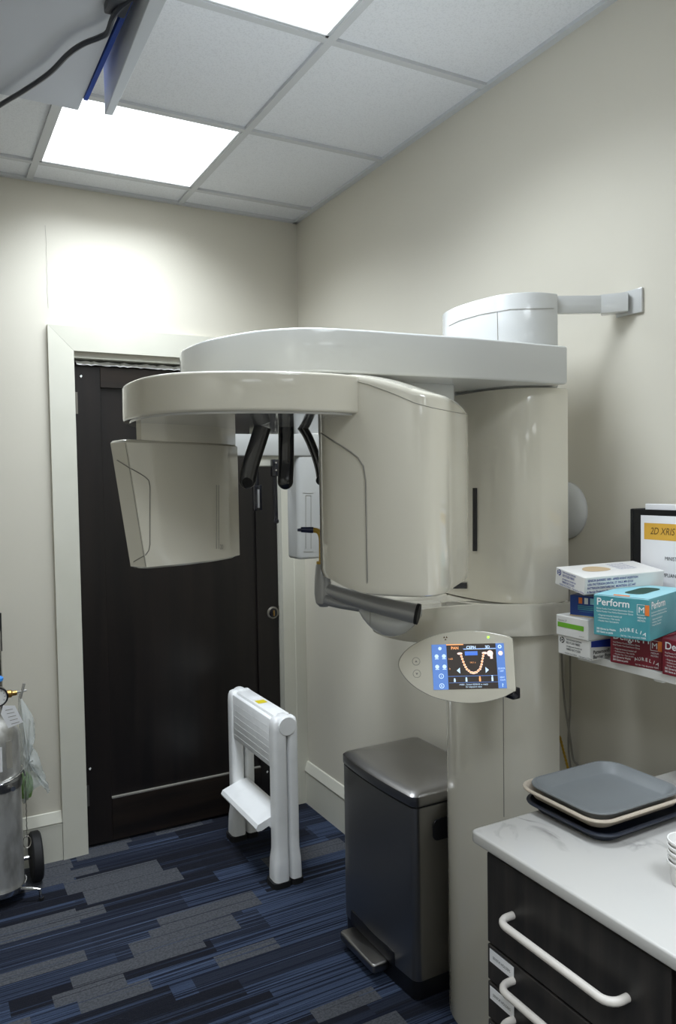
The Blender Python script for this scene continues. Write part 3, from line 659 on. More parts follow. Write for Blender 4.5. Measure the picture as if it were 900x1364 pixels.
# ================================================================== STEP STOOL (folded, long side along y)
so = Vector((-.405, -.42, 0))
stl = empty('folding_step_stool', (-.40, -.42, 0), 'white plastic folding step stool standing folded in front of the door', 'step stool')
yN, yF = -.632, -.192
def leg(x0, x1, yc, ztop, foot, wy, name='leg'):
    rings = []
    for z, k in ((.018, 1.35), (.05, 1.35), (.10, 1.22), (.135, 1.02), (.17, 1.0), (.35, 1.0), (.5, 1.0), (ztop-.045, 1.0), (ztop-.02, .93), (ztop-.006, .75), (ztop, .4)):
        fx = (k-1)*.4+1 if k > 1 else k; sgn = foot
        cx = (x0+x1)/2 + sgn*(max(k, 1)-1)*(x1-x0)*.22; hx = (x1-x0)/2*fx; hy = wy/2*max(min(k, 1.25), .3) if k > 1 else wy/2*k
        rings.append([Vector((cx+(p[0])*hx, yc+p[1]*hy, z)) for p in rrect(-1, -1, 1, 1, .55, 4)])
    return rings
for yc in (yN, yF):
    MB().loft(leg(-.462, -.408, yc, .640, -1, .062)).build('leg', 'stool_white', stl, 50)
    MB().loft(leg(-.402, -.362, yc, .638, 1, .060)).build('leg', 'stool_white', stl, 50)
    MB().loft([[Vector((-.435+p[0]*.038-.006, yc+p[1]*.042, z)) for p in rrect(-1, -1, 1, 1, .5, 4)] for z in (0, .022)]).build('foot_pad', 'black_rubber', stl)
    MB().loft([[Vector((-.382+p[0]*.026+.005, yc+p[1]*.040, z)) for p in rrect(-1, -1, 1, 1, .5, 4)] for z in (0, .022)]).build('foot_pad', 'black_rubber', stl)
    MB().lathe([(0, -.033), (.034, -.033), (.037, -.028), (.037, .028), (.034, .033), (0, .033)], 24, Matrix.Translation((-.408, yc, .607)) @ Matrix.Rotation(PI/2, 4, 'X')).build('hinge_cap', 'stool_white', stl)
top = MB().box((-.456, yN+.02, .440), (-.420, yF-.02, .628), bev=.006).build('top_step', 'stool_white', stl)
MB().box((-.440, yN+.02, .600), (-.372, yF-.02, .640), bev=.010).build('top_rail', 'stool_white', stl)
rb = MB()
for i in range(6): rb.box((-.4564, yN+.035, .462+i*.026), (-.4555, yF-.035, .463+i*.026))
rb.build('tread_rib', 'stool_white', top)
stp = MB(); pr = [(-.513, .206), (-.518, .217), (-.510, .231), (-.425, .262), (-.395, .262), (-.395, .19), (-.42, .165), (-.44, .185), (-.465, .218), (-.495, .206)]
stp.loft([[Vector((x, yN+.028, z)) for x, z in pr], [Vector((x, yF-.028, z)) for x, z in pr]]); stp.build('lower_step', 'stool_white', stl)
st2 = MB(); st2.quad((-.43, -.38, .6406), (-.385, -.38, .6406), (-.385, -.33, .6406), (-.43, -.33, .6406), 0); st2.quad((-.43, -.44, .6406), (-.39, -.44, .6406), (-.39, -.395, .6406), (-.43, -.395, .6406), 1)
st2.build('warning_sticker', ['paper', 'sticker_yellow'], stl, None)

stl.location.x += .012
# ================================================================== OXYGEN CYLINDER AND CART
oc_ = Vector((-1.362, -.21, 0)); R = .083
cart = empty('cylinder_cart', (oc_.x, oc_.y, 0), 'chrome two-wheeled cylinder cart at the left edge beside the door casing', 'cart')
m = MB().lathe([(0, .038), (.088, .038), (.092, .042), (.092, .060), (.088, .060), (.088, .046), (0, .046)], 32, Matrix.Translation(oc_)); m.build('base_dish', 'chrome', cart)
for sx in (1, -1):
    m = MB(); wc = Vector((oc_.x+.135*sx, oc_.y+.085, .092)); RX = Matrix.Translation(wc) @ Matrix.Rotation(PI/2, 4, 'Y')
    m.lathe([(.055, -.018), (.086, -.019), (.092, -.013), (.092, .013), (.086, .019), (.055, .018)], 32, RX); wl = m.build('wheel', 'black_rubber', cart)
    m = MB().lathe([(0, -.016), (.056, -.012), (.056, .012), (0, .016)], 24, RX); m.build('hub', 'tray_beige', wl)
m = MB(); m.tube([(oc_.x-.14, oc_.y+.085, .092), (oc_.x+.14, oc_.y+.085, .092)], .008, 10); m.build('axle', 'chrome', cart)
m = MB()
for sx in (-1.5, 1.5): m.tube(spline([(oc_.x+.02*sx, oc_.y+.100, .05), (oc_.x+.02*sx, oc_.y+.104, .5), (oc_.x+.02*sx, oc_.y+.112, .88), (oc_.x+.02*sx, oc_.y+.12, 1.0)], 4, closed=False), .010, 10)
m.build('frame_tube', 'chrome', cart)
m = MB(); m.tube([(oc_.x-.03, oc_.y+.118, .90), (oc_.x+.032, oc_.y+.121, .90), (oc_.x+.032, oc_.y+.125, 1.04)], .013, 10); m.tube([(oc_.x-.032, oc_.y+.118, .90), (oc_.x-.032, oc_.y+.125, 1.04), (oc_.x+.032, oc_.y+.125, 1.04)], .013, 10); m.build('hand_grip', 'black_rubber', cart)
for sx in (1, -1):
    MB().tube([(oc_.x+.06*sx, oc_.y-.06, .05), (oc_.x+.10*sx, oc_.y-.075, .048), (oc_.x+.125*sx, oc_.y-.085, .042), (oc_.x+.13*sx, oc_.y-.087, .006)], .006, 10).build('kickstand', 'chrome', cart)
    MB().tube([(oc_.x+.130*sx, oc_.y-.087, 0), (oc_.x+.130*sx, oc_.y-.087, .012)], .009, 10).build('rubber_tip', 'black_rubber', cart)
zb_ = .435
m = MB()
for z, hh in ((zb_, .014),):
    m.loft([[oc_+Vector(((R+.003)*math.cos(a), (R+.003)*math.sin(a), z-hh)) for a in [2*PI*i/36 for i in range(36)]], [oc_+Vector(((R+.003)*math.cos(a), (R+.003)*math.sin(a), z+hh)) for a in [2*PI*i/36 for i in range(36)]]], cap=False)
m.build('clamp_band', 'steel_dark', cart)
m = MB(); m.tube([oc_+Vector(((R+.008)*math.cos(a), (R+.008)*math.sin(a), .462+.018*math.sin(a+1.2))) for a in [-PI*.95+i*PI*1.0/16 for i in range(17)]]+[oc_+Vector((R+.016, .02, zb_))], .004, 8)
m.tube([oc_+Vector((.045, -R+.012, zb_)), oc_+Vector((.046, -R-.010, zb_))], .009, 10); m.build('clamp_wire', 'chrome', cart)
m = MB(); m.tube([oc_+Vector((.098, .02, .42-i*.011)) + Vector((.002*(i % 2), 0, 0)) for i in range(21)], .0018, 5)
m.tube([oc_+Vector((.098, .02, .182))+Vector((.014*math.cos(a), .006*math.sin(a), .02*math.sin(a))) for a in [2*PI*i/16 for i in range(17)]], .0018, 5); m.build('keeper_chain', 'hinge', cart)
cyl = empty('gas_cylinder', (oc_.x, oc_.y, .046), 'worn steel gas cylinder with gauge and paper tag standing in the cart', 'gas cylinder')
m = MB().lathe([(0, .046), (R-.008, .047), (R, .056), (R, .60), (R-.004, .625), (R-.02, .655), (R-.045, .678), (.024, .690), (.024, .715), (0, .716)], 40, Matrix.Translation(oc_)); m.build('cylinder_body', 'steel', cyl)
m = MB(); aa = [-2.2+i*.1 for i in range(9)]; m.loft([[oc_+Vector(((R+.0008)*math.cos(a), (R+.0008)*math.sin(a), .50)) for a in aa]+[oc_+Vector(((R-.002)*math.cos(a), (R-.002)*math.sin(a), .50)) for a in aa[::-1]], [oc_+Vector(((R+.0008)*math.cos(a), (R+.0008)*math.sin(a), .59)) for a in aa]+[oc_+Vector(((R-.002)*math.cos(a), (R-.002)*math.sin(a), .59)) for a in aa[::-1]]]); m.build('paper_label', 'paper', cyl)
m = MB(); aa = [-1.22+i*.07 for i in range(5)]; m.loft([[oc_+Vector(((R+.0006)*math.cos(a), (R+.0006)*math.sin(a), .505)) for a in aa]+[oc_+Vector(((R-.002)*math.cos(a), (R-.002)*math.sin(a), .505)) for a in aa[::-1]], [oc_+Vector(((R+.0006)*math.cos(a), (R+.0006)*math.sin(a), .605)) for a in aa]+[oc_+Vector(((R-.002)*math.cos(a), (R-.002)*math.sin(a), .605)) for a in aa[::-1]]]); m.build('glue_residue', 'cord_grey', cyl)
m = MB().lathe([(0, .71), (.020, .71), (.022, .72), (.022, .80), (.018, .815), (0, .815)], 20, Matrix.Translation(oc_)); m.build('valve', 'brass', cyl)
m = MB().lathe([(0, .81), (.030, .81), (.034, .814), (.034, .822), (.028, .826), (0, .826)], 20, Matrix.Translation(oc_)); m.build('valve_knob', 'valve_blue', cyl)
gc = oc_+Vector((.008, -.048, .765)); GX_ = Matrix.Translation(gc) @ Matrix.Rotation(PI/2, 4, 'X') @ Matrix.Rotation(.0, 4, 'Y')
m = MB().lathe([(0, -.016), (.030, -.016), (.036, -.010), (.036, .012), (.031, .014), (.031, .008), (0, .008)], 28, GX_); ga = m.build('gauge', 'black_plastic', cyl)
m = MB().lathe([(0, .0085), (.0305, .0085), (.0305, .0095), (0, .0095)], 28, GX_); m.build('gauge_dial', 'dial', ga)
m = MB(); m.box((gc.x-.0012, gc.y-.0105, gc.z-.004), (gc.x+.0012, gc.y-.0098, gc.z+.022))
for i in range(9):
    a = math.radians(-30+i*30); m.box((gc.x+.024*math.cos(a)-.0012, gc.y-.0105, gc.z+.024*math.sin(a)-.0012), (gc.x+.024*math.cos(a)+.0012, gc.y-.0098, gc.z+.024*math.sin(a)+.0012))
m.build('gauge_marks', 'ink_black', ga, None)
m = MB(); m.lathe([(0, .02), (.014, .02), (.014, .055), (.009, .060), (.009, .075), (0, .075)], 16, Matrix.Translation(oc_+Vector((0, -.03, .765))) @ Matrix.Rotation(PI/2, 4, 'Y')); m.build('outlet', 'brass', cyl)
m = MB(); m.tube([oc_+Vector((.05, -.03, .765)), oc_+Vector((.108, -.03, .770))], .004, 8); m.tube([oc_+Vector((.085, -.03, .742)), oc_+Vector((.101, -.03, .796))], .005, 8); m.build('key', 'steel', cyl)
# hanging tag
ta = [hit(u, v, 1, oc_.y-.095) for u, v in ((4, 940), (20, 940), (31, 962), (11, 970), (1, 951))]
m = MB(); m.add(ta+[p+Vector((0, .0012, 0)) for p in ta], [(0, 1, 2, 3, 4), (5, 6, 7, 8, 9)]+[(i, (i+1) % 5, 5+(i+1) % 5, 5+i) for i in range(5)]); tg = m.build('paper_tag', 'paper', cyl, None)
m = MB()
for i in range(5):
    a = hit(7+i*2, 946+i*4.5, 1, oc_.y-.0956); b = hit(17+i*2.2, 944+i*4.3, 1, oc_.y-.0956); m.quad(a, b, b-Vector((0, 0, .002)), a-Vector((0, 0, .002)))
m.build('tag_print', 'cord_grey', tg, None)
# clear plastic bag
bagroot = empty('plastic_bag', hit(45, 1055, 1, oc_.y+.07), 'clear plastic bag with green contents hanging behind the gas cylinder', 'bag')
bo = [(24, 925), (30, 932), (42, 950), (46, 975), (44, 982), (38, 985), (52, 1010), (62, 1040), (66, 1052), (64, 1056), (56, 1046), (44, 1052), (36, 1066), (30, 1068), (27, 1020), (26, 970)]
rng = random.Random(5); P = spline([hit(u, v, 1, oc_.y+.075) for u, v in bo], 4); cen = hit(36, 1010, 1, oc_.y+.075)
m = MB(); rings = []
for sc_, dy in ((1, 0), (.93, -.018), (.8, -.03), (.6, -.038), (.35, -.04), (.05, -.042)): rings.append([cen+(p-cen)*sc_+Vector((rng.uniform(-.003, .003), dy+rng.uniform(-.007, .007), rng.uniform(-.003, .003))) for p in P])
back = [[p+Vector((0, 2*(cen.y-p.y)*.9+.004, 0)) for p in r] for r in rings]
m.loft(back[::-1]+rings, cap=False); m.build('bag_film', 'bag', bagroot, 60)
m = MB(); gc2 = hit(34, 1047, 1, oc_.y+.078); m.lathe([(0, -.05), (.02, -.042), (.028, -.01), (.026, .025), (.012, .05), (0, .055)], 16, Matrix.Translation(gc2)); m.build('bag_contents', 'bag_green', bagroot)

# ================================================================== COUNTER AND CABINET
CZ = .87; cx = -.70; cyL = -2.135; cyE = -4.0
ct = MB().prism(rrect(cx, cyE, -.002, cyL, [.004, .012, .004, .004]), CZ-.022, CZ, .004, 3).build('worktop', 'quartz')
tag(ct, 'white quartz worktop with faint grey veins over dark drawers', 'worktop')
fx = cx+.028; cyl_ = cyL-.022
cbx = -.682
cw = .44
def cabinet(y1, y0, label, full):
    r = empty('drawer_cabinet', (-.35, (y0+y1)/2, 0), label, 'cabinet', group='dark wood cabinets under the worktop')
    MB().box((fx, y0, .10), (-.004, y1, CZ-.0225)).build('carcass', 'cabinet_wood', r, None)
    MB().box((fx+.05, y0, 0), (-.004, y1, .10)).build('toe_kick', 'bin_black', r, None)
    zs = [.836, .664, .5935, .5205, .4475, .3745, .11] if full else [.836, .11]
    for k, (za, zbm) in enumerate(zip(zs, zs[1:])):
        d = MB().box((cbx, y0+.004, zbm+.002), (fx-.0005, y1-.004, za-.002), bev=.0015, seg=1).build('drawer' if full else 'door', 'cabinet_wood', r)
        if full:
            ya, yb_ = y1-.075, y0+.078; zh = (za+zbm)/2 + (.0 if k == 0 else .003); xh = cbx-.036
            q_ = [math.radians(18*i) for i in range(6)]
            pts = [(cbx-.0005, ya, zh)]+[(cbx-.014-.022*math.sin(g), ya-.022+.022*math.cos(g), zh) for g in q_]+[(cbx-.014-.022*math.cos(g), yb_+.022-.022*math.sin(g), zh) for g in q_]+[(cbx-.0005, yb_, zh)]
            MB().tube(pts, .0068, 12).build('handle', 'handle_cream', d)
            if k > 0:
                m = MB(); zl_ = za-.008; m.box((cbx-.0008, y1-.076, zl_-.024), (cbx-.0002, y1-.011, zl_), 0); m.text('SENSOR HOLDERS', (cbx-.0011, y1-.020, zl_-.015), (0, -1, 0), (0, 0, 1), .0072, 1, sx=.8); m.build('drawer_label', ['paper', 'ink_black'], d, None)
    return r
cabinet(-2.157, -2.560, 'dark wood drawer cabinet with cream bar handles nearest the x-ray column', True)
cabinet(-2.562, -3.20, 'dark wood door cabinet at the right edge of the picture', False)

# trays
def tray(x0, x1, y0, y1, z0, h, rim, colour, label, under=None, rot=0.):
    cxx, cyy = (x0+x1)/2, (y0+y1)/2; m = MB(); hw, hd = (x1-x0)/2, (y1-y0)/2
    def rg(d, z, r): return [Vector((p[0], p[1], z)) for p in rrect(-hw+d, -hd+d, hw-d, hd-d, max(r, .004), 7)]
    m.loft([rg(.026, 0, .022), rg(.020, .001, .026), rg(.008, h-.004, .036), rg(.0, h-.004, .042), rg(-.001, h-.002, .043), rg(.0, h, .042), rg(.006, h, .036), rg(.0075, h-.002, .035), rg(.019, .005, .027), rg(.024, .003, .022), rg(.06, .003, .012), rg(.085, .003, .006)])
    o = m.build('instrument_tray', colour, None, 40); o.location = (cxx, cyy, z0); o.rotation_euler = (0, 0, rot)
    return tag(o, label, 'tray', 'trays stacked on the worktop')
tray(-.556, -.300, -2.318, -2.104, CZ+.0002, .021, 0, 'tray_navy', 'dark instrument tray at the bottom of the stack on the worktop', rot=.02)
tray(-.556, -.296, -2.312, -2.094, CZ+.0215, .022, 0, 'tray_beige', 'beige rimmed instrument tray in the middle of the stack')
tray(-.543, -.307, -2.300, -2.105, CZ+.0285, .022, 0, 'tray_grey', 'grey instrument tray on top of the stack')

# nested cups at the right edge
cp = hit(914, 1179, 2, CZ); cp.z = 0
for i in range(5):
    z = CZ+.0005+i*.0085
    m = MB().lathe([(0, 0), (.020, 0), (.021, .001), (.0255, .034), (.0285, .0345), (.0290, .0365), (.0285, .0385), (.0262, .0385), (.0245, .034), (.0200, .003), (0, .003)], 32)
    o = m.build('plastic_cup', 'card_white', None, 40); o.location = cp+Vector((.0012*math.sin(i*2.1), .0012*math.cos(i*1.7), z))
    tag(o, ('white plastic cup at the bottom of the nested stack at the right edge', 'white plastic cup second from the bottom of the nested stack', 'white plastic cup in the middle of the nested stack', 'white plastic cup second from the top of the nested stack', 'white plastic cup on top of the nested stack at the right edge')[i], 'cup', 'cups nested on the worktop')

# ================================================================== WALL SHELF
SZ = 1.11
sf = empty('wall_shelf', (0, -2.4, SZ), 'white wall shelf carrying glove boxes and binder', 'shelf')
MB().box((-.228, -2.95, SZ-.018), (-.0005, -1.945, SZ), bev=.001, seg=1).build('shelf_board', 'card_white', sf)
for y in (-2.16, -2.75):
    m = MB(); m.box((-.215, y-.012, SZ-.026), (-.0005, y+.012, SZ-.0182), bev=.002); m.box((-.008, y-.012, SZ-.16), (-.0005, y+.012, SZ-.02), bev=.002); m.build('shelf_bracket', 'card_white', sf)

# ------------------------------------------------------------------ cartons: local x = along front face, y = into depth, z up
def carton(name, loc, rz, wdt, dep, hgt, m_body, label, cat='box', rx=0., ry=0., body_mats=None, group=None):
    m = MB().box((0, 0, 0), (wdt, dep, hgt), bev=.0015, seg=1)
    o = m.build(name, m_body, None, 30); o.location = loc; o.rotation_euler = (rx, ry, rz)
    return tag(o, label, cat, group)
F = -.0006
def recycled(m, x, z, s, mi):     # block of recycled-fibre small print with round mark
    n = 14
    for a in range(n):
        if a % 5 == 4: continue
        p = [Vector((x+.010*s+r*s*math.cos(2*PI*(a+t)/n), F, z-.008*s+r*s*math.sin(2*PI*(a+t)/n))) for r, t in ((.006, 0), (.0092, 0), (.0092, 1), (.006, 1))]; m.quad(*p, mi)
    m.box((x+.0075*s, F-.0001, z-.0105*s), (x+.0125*s, F, z-.0055*s), mi)
    for i, (t, sz) in enumerate((('THIS PACKAGE CONTAINS', .0062), ('RECYCLED FIBERS', .0085), ('CET EMBALLAGE CONTIENT DES', .0052), ('FIBRES RECYCLÉES', .0085))):
        m.text(t, (x+.026*s, F, z-(.006+.0095*i)*s), (1, 0, 0), (0, 0, 1), sz*s, mi, bold=.0001, sx=.78)
RZ = -PI/2
white = dict(group='cartons on the wall shelf')
# bottom white carton
o = carton('barrier_carton', (-.274, -1.929, SZ+.0002), RZ, .097, .205, .044, 'card_white', 'white carton with navy lid band at the bottom of the left stack', **white)
m = MB(); recycled(m, .006, .040, .80, 0); m.text('MADE IN CHINA - Fabriqué en Chine', (.022, F, .003), (1, 0, 0), (0, 0, 1), .0052, 0)
m.quad((.097-F, .004, .030), (.097-F, .10, .022), (.097-F, .10, .0435), (.097-F, .004, .0435), 1)
m.text('Patterson® Sensor', (.097-F, .010, .014), (0, 1, 0), (0, 0, 1), .0115, 2, bold=.0002); m.text('Barrier Protection', (.097-F, .010, .003), (0, 1, 0), (0, 0, 1), .0115, 2, bold=.0002)
m.build('print', ['ink_black', 'ink_blue', 'ink_black'], o, None, world=False)
# green-striped carton
o = carton('sleeve_carton', (-.277, -1.926, SZ+.0446), RZ, .098, .205, .047, 'card_white', 'small white carton with a green stripe in the left stack', **white)
m = MB(); m.quad((.006, F, .020), (.086, F, .020), (.086, F, .031), (.006, F, .031), 0); m.text('Sleeves LP', (.007, F, .034), (1, 0, 0), (0, 0, 1), .0065, 1); m.text('medium', (.072, F, .006), (1, 0, 0), (0, 0, 1), .0045, 1)
m.build('print', ['card_green', 'cord_grey'], o, None, world=False)
# blue carton
o = carton('wipe_carton', (-.264, -1.957, SZ+.092), RZ+.30, .098, .17, .048, 'card_blue', 'blue carton with coloured lettering under the tilted white carton', **white)
m = MB()
for i, c in enumerate((0, 1, 2, 3)): m.box((.022+.014*i, F-.0001, .030), (.031+.014*i, F, .044), c)
for i in range(3): m.quad((.020, F, .024-.004*i), (.085-.01*i, F, .024-.004*i), (.085-.01*i, F, .0262-.004*i), (.020, F, .0262-.004*i), 4)
for a, b in (((.024, .003), (.080, .0036)), ((.024, .012), (.080, .0126))): m.quad((a[0], F, a[1]), (b[0], F, a[1]), (b[0], F, b[1]), (a[0], F, b[1]), 4)
m.build('print', ['orange', 'ink_white', 'card_teal_top', 'card_green', 'card_teal'], o, None, world=False)
m = MB().box((0, -.0004, 0), (.098, .003, .0025)); m.build('carton_edge', 'card_tan', o, None, world=False)
# tilted white carton on top
o = carton('barrier_carton', (-.288, -1.934, SZ+.1650), RZ-.14, .104, .222, .040, 'card_white', 'open white carton with blue print lying tilted on top of the left stack', ry=.13, rx=.015, **white)
m = MB(); recycled(m, .006, .037, .80, 0); m.text('MADE IN CHINA - Fabriqué en Chine', (.018, F, .003), (1, 0, 0), (0, 0, 1), .0055, 0)
for i, t in enumerate(('SENSOR BARRIERS 1000 - APRÈS AVANT INSERTION', 'USA: PATTERSON DENTAL ST. PAUL MN 55120', 'PATTERSON DENTAIRE INC. MONTRÉAL QC H4T', 'A Barrier Protection Product, Not sterile')):
    m.text(t, (.104-F, .008, .029-.0085*i), (0, 1, 0), (0, 0, 1), .0075, 0, bold=.0001, sx=.8)
m.build('side_print', 'ink_blue', o, None, world=False)
zt = .040-F; m = MB()
for i in range(5): m.text('Single-use barrier sleeve', (.020+.011*i, .128, zt), (0, 1, 0), (-1, 0, 0), .0085, 0, sx=.6)
m.build('top_print', 'ink_blue', o, None, world=False)
h = MB(); h.add([Vector((.050+.022*math.cos(a)*(1-.25*math.cos(a)), .075+.036*math.sin(a), zt)) for a in [2*PI*i/24 for i in range(24)]], [tuple(range(24))]); h.build('dispensing_opening', 'card_tan', o, None, world=False)
# glove boxes
def glove(name, loc, rz, body, word, label, sub, wdt=.120, dep=.200, hgt=.086):
    o = carton(name, loc, rz, wdt, dep, hgt, body, label, 'glove box', group='glove boxes on the wall shelf')
    m = MB(); X, Z = (1, 0, 0), (0, 0, 1)
    def face(o_, X_, full):
        X_ = Vector(X_); O = Vector(o_)
        m.text(word, O+X_*.007+Vector((0, 0, hgt-.021)), X_, Z, .0215, 0, bold=.0003)
        for i in range(2): m.text(sub, O+X_*.007+Vector((0, 0, hgt-.030-.006*i)), X_, Z, .0050, 0, sx=.8)
        for i, t in enumerate(('• Fingertip textured, beaded cuff', '• Ambidextrous • Non sterile', '• Powder free / Sans poudre')): m.text(t, O+X_*.010+Vector((0, 0, hgt-.044-.006*i)), X_, Z, .0050, 0, sx=.8)
        if full:
            m.text('200 Gloves by Weight', O+X_*.007+Vector((0, 0, .0125)), X_, Z, .0058, 0, bold=.0001, sx=.8); m.text('200 Gants au poids', O+X_*.007+Vector((0, 0, .006)), X_, Z, .0058, 0, bold=.0001, sx=.8)
            q = O+X_*.094; a = hgt-.034; b = hgt-.012
            for x0, x1, z0, z1 in ((0, .022, b-.0008, b), (0, .022, a, a+.0008), (0, .0008, a, b)): m.quad(q+X_*x0+Vector((0, 0, z0)), q+X_*x1+Vector((0, 0, z0)), q+X_*x1+Vector((0, 0, z1)), q+X_*x0+Vector((0, 0, z1)), 0)
            m.quad(q+X_*.0165+Vector((0, 0, a)), q+X_*.0255+Vector((0, 0, a)), q+X_*.0255+Vector((0, 0, b)), q+X_*.0165+Vector((0, 0, b)), 1)
            m.text('M', q+X_*.0025+Vector((0, 0, a+.005)), X_, Z, .0175, 0); m.text('MEDIUM', q+X_*.001+Vector((0, 0, a-.007)), X_, Z, .0052, 0, sx=.9); m.text('MOYEN', q+X_*.001+Vector((0, 0, a-.013)), X_, Z, .0052, 0, sx=.9)
            for i, chh in enumerate('AURELIA'):
                t = (i-3)/3; m.text(chh, O+X_*(.062+.0078*i)+Vector((0, 0, .012+.0035*(1-t*t)-.0015*t)), X_+Vector((0, 0, -.45*t)), Vector((X_.x*.45*t, X_.y*.45*t, 1)), .0105, 0, 'CENTER', bold=.0001)
            m.text('Ref. No. / No. de produit: 92888', O+X_*.060+Vector((0, 0, .004)), X_, Z, .0046, 0, sx=.85)
    face((0, F, 0), (1, 0, 0), True); face((wdt-F, 0, 0), (0, 1, 0), False)
    m.build('print', ['ink_white', 'orange'], o, None, world=False)
    return o
g1 = glove('glove_box', (-.243, -2.056, SZ+.0002), RZ+.20, 'card_maroon', 'Delight PF', 'maroon glove box under the teal glove box on the wall shelf', 'Vinyl Powder Free Examination Gloves', hgt=.075, dep=.155)
g2 = glove('glove_box', (-.236, -2.186, SZ+.0002), RZ+.05, 'card_maroon', 'Delight PF', 'maroon glove box cut off by the right edge of the picture', 'Vinyl Powder Free Examination Gloves', hgt=.075, dep=.155)
g3 = glove('glove_box', (-.324, -2.084, SZ+.0757), RZ+.30, 'card_teal', 'Perform', 'teal glove box sitting askew on top of the maroon glove box', 'Nitrile Powder Free Medical Examination Gloves')
zt = .086-F; m = MB()
m.quad((.001, .001, zt), (.119, .001, zt), (.119, .199, zt), (.001, .199, zt), 0); m.quad((.04, .008, zt+.0002), (.075, .008, zt+.0002), (.07, .022, zt+.0002), (.035, .022, zt+.0002), 2)
m.add([Vector((.062+.030*math.cos(a)*(1-.3*math.cos(2*a)), .105+.058*math.sin(a), zt+.0004)) for a in [2*PI*i/28 for i in range(28)]], [tuple(range(28))], 1)
m.build('top_print', ['card_teal_top', 'dark_green', 'orange'], g3, None, world=False)
m = MB(); 
# binder standing against the wall
bn = empty('ring_binder', (-.05, -2.06, SZ), 'black ring binder with an amber titled cover sheet standing on the wall shelf', 'binder')
bz = SZ+.0003; by0, by1 = -2.25, -1.950; bh = .332
MB().box((-.0595, by0, bz), (-.0565, by1-.014, bz+bh), bev=.001, seg=1).build('front_cover', 'binder_black', bn)
MB().box((-.0095, by0, bz), (-.0065, by1-.014, bz+bh), bev=.001, seg=1).build('back_cover', 'binder_black', bn)
MB().box((-.0595, by1-.014, bz), (-.0065, by1-.003, bz+bh+.001), bev=.003, seg=2).build('spine', 'binder_black', bn)
MB().box((-.054, by0+.01, bz+.008), (-.012, by1-.022, bz+bh-.022), bev=.001, seg=1).build('pages', 'paper', bn)
m = MB(); xf_ = -.0603; t_, l_ = bz+bh-.014, by1-.036
m.quad((xf_, l_, t_), (xf_, by0+.01, t_), (xf_, by0+.01, bz+.02), (xf_, l_, bz+.02), 0)
m.quad((xf_-.0003, l_-.010, t_-.018), (xf_-.0003, by0+.02, t_-.018), (xf_-.0003, by0+.02, t_-.057), (xf_-.0003, l_-.010, t_-.057), 1)
Yd = (0, -1, 0)
m.text('2D XRIS Manual', (xf_-.0006, l_-.027, t_-.044), Yd, (0, 0, 1), .023, 2, shear=.25, sx=.82)
m.text('MINISTRY OF HEALTH', (xf_-.0006, l_-.068, t_-.103), Yd, (0, 0, 1), .0125, 3, sx=.85); m.text('COMPLIANCE BINDER', (xf_-.0006, l_-.045, t_-.142), Yd, (0, 0, 1), .0125, 3, sx=.85)
m.build('cover_sheet', ['paper', 'amber', 'ink_brown', 'ink_black'], bn, None)
hl = MB().lathe([(0, 0), (.012, 0), (.012, .002), (0, .002)], 20, Matrix.Translation((xf_-.0006, l_-.113, t_-.072)) @ Matrix.Rotation(-PI/2, 4, 'Y')); hl.build('finger_hole', 'black_plastic', bn)
pp = MB().box((-.050, by0+.02, bz+bh-.03), (-.040, by1-.040, bz+bh+.013), bev=.001, seg=1).build('paper_stack', 'paper'); 
pp.parent = bn; pp.matrix_parent_inverse = Matrix.Translation((.05, 2.06, -SZ))

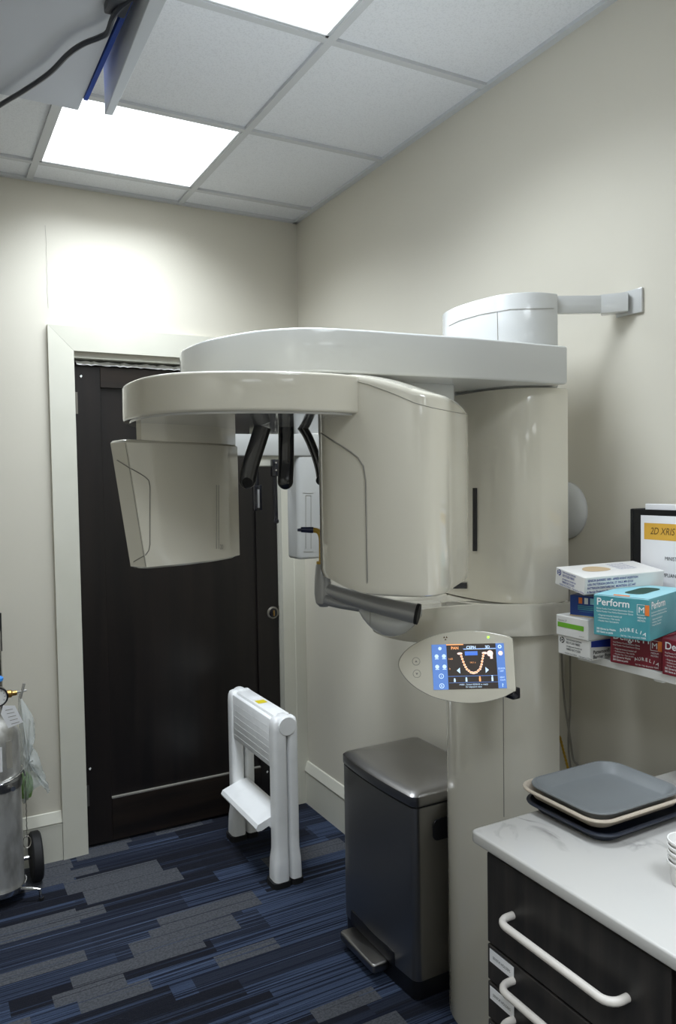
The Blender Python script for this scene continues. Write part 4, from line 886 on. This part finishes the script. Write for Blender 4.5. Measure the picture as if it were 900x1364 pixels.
# cords under the shelf and behind the column
m = MB(); m.tube(spline([(-.012, -2.13, 1.085), (-.030, -2.155, 1.055), (-.032, -2.19, 1.045), (-.030, -2.235, 1.053), (-.03, -2.28, 1.085)], 6, closed=False), .0042, 8)
m.tube(spline([(-.032, -2.178, 1.088), (-.034, -2.18, 1.03), (-.032, -2.195, 1.0), (-.03, -2.225, .985), (-.028, -2.27, .99), (-.02, -2.33, 1.03), (-.02, -2.37, 1.085)], 6, closed=False), .0042, 8)
tag(m.build('looped_cord', 'cord_white'), 'white cord looped below the wall shelf', 'cord')
def wallcord(name, pts, r, mt, label):
    m = MB().tube(spline([hit(u, v, 0, x) for u, v, x in pts], 6, closed=False), r, 8); tag(m.build(name, mt), label, 'cord')
wallcord('grey_cord', [(758, 780, -.008), (759, 880, -.008), (759, 940, -.009), (757, 975, -.010), (757, 1000, -.010), (760, 1030, -.010), (763, 1120, -.012)], .0028, 'cord_grey', 'pale grey cord hanging on the wall right of the column')
wallcord('power_cord', [(746, 780, -.006), (748, 880, -.006), (751, 930, -.006), (757, 970, -.017), (763, 1010, -.008), (771, 1030, -.008), (774, 1120, -.012)], .0030, 'cord_grey', 'dull grey cord crossing behind the pale cord near the column')
m = MB(); P = [hit(745+i*.62, 980+i*2.4, 0, -.05) for i in range(20)]
for i, q in enumerate(P[:-1]): m.tube([q, P[i+1]], .004 if i % 2 else .0032, 6)
tag(m.build('yellow_strap', 'yellow_plastic'), 'yellow ridged strap hanging behind the column above the trays', 'strap')

# ================================================================== OVERHEAD CABINET
oh = empty('overhead_cabinet', (-1.6, -2.4, 2.3), 'pale grey overhead cabinet with open door seen from below at upper left', 'cabinet')
MB().box((-1.93, -3.0, 2.30), (-1.262, -1.573, H-.006)).build('cabinet_box', 'cabinet_laminate', oh, None)
dr = MB(); dr.prism([(-1.213, -1.668), (-1.2275, -1.664), (-1.2555, -2.30), (-1.2555, -2.75), (-1.236, -2.75), (-1.2215, -2.1)][::-1], 2.26, H-.008, .001, 1); dr.build('cabinet_door', 'cabinet_door', oh)
MB().prism([(-1.2615, -1.63), (-1.2535, -1.63), (-1.2505, -2.0), (-1.2585, -2.0)], 2.296, 2.42).build('blue_edge_board', 'blue_board', oh, None)
m = MB(); q = hit(160, 12, 2, 2.29); m.box((q.x-.022, q.y-.05, 2.287), (q.x+.012, q.y+.02, 2.33), bev=.003); m.build('cord_clip', 'cord_dark', oh)
m = MB().tube(spline([hit(u, v, 2, z) for u, v, z in [(-60, 178, 2.288), (0, 140, 2.285), (30, 122, 2.28), (65, 98, 2.28), (90, 73, 2.28), (110, 59, 2.28), (132, 50, 2.28), (143, 43, 2.28), (150, 24, 2.282), (160, 10, 2.286), (178, -6, 2.29), (200, -40, 2.29)]], 6, closed=False), .0046, 8)
tag(m.build('hanging_cord', 'cord_dark'), 'dark cord sagging under the overhead cabinet', 'cord')
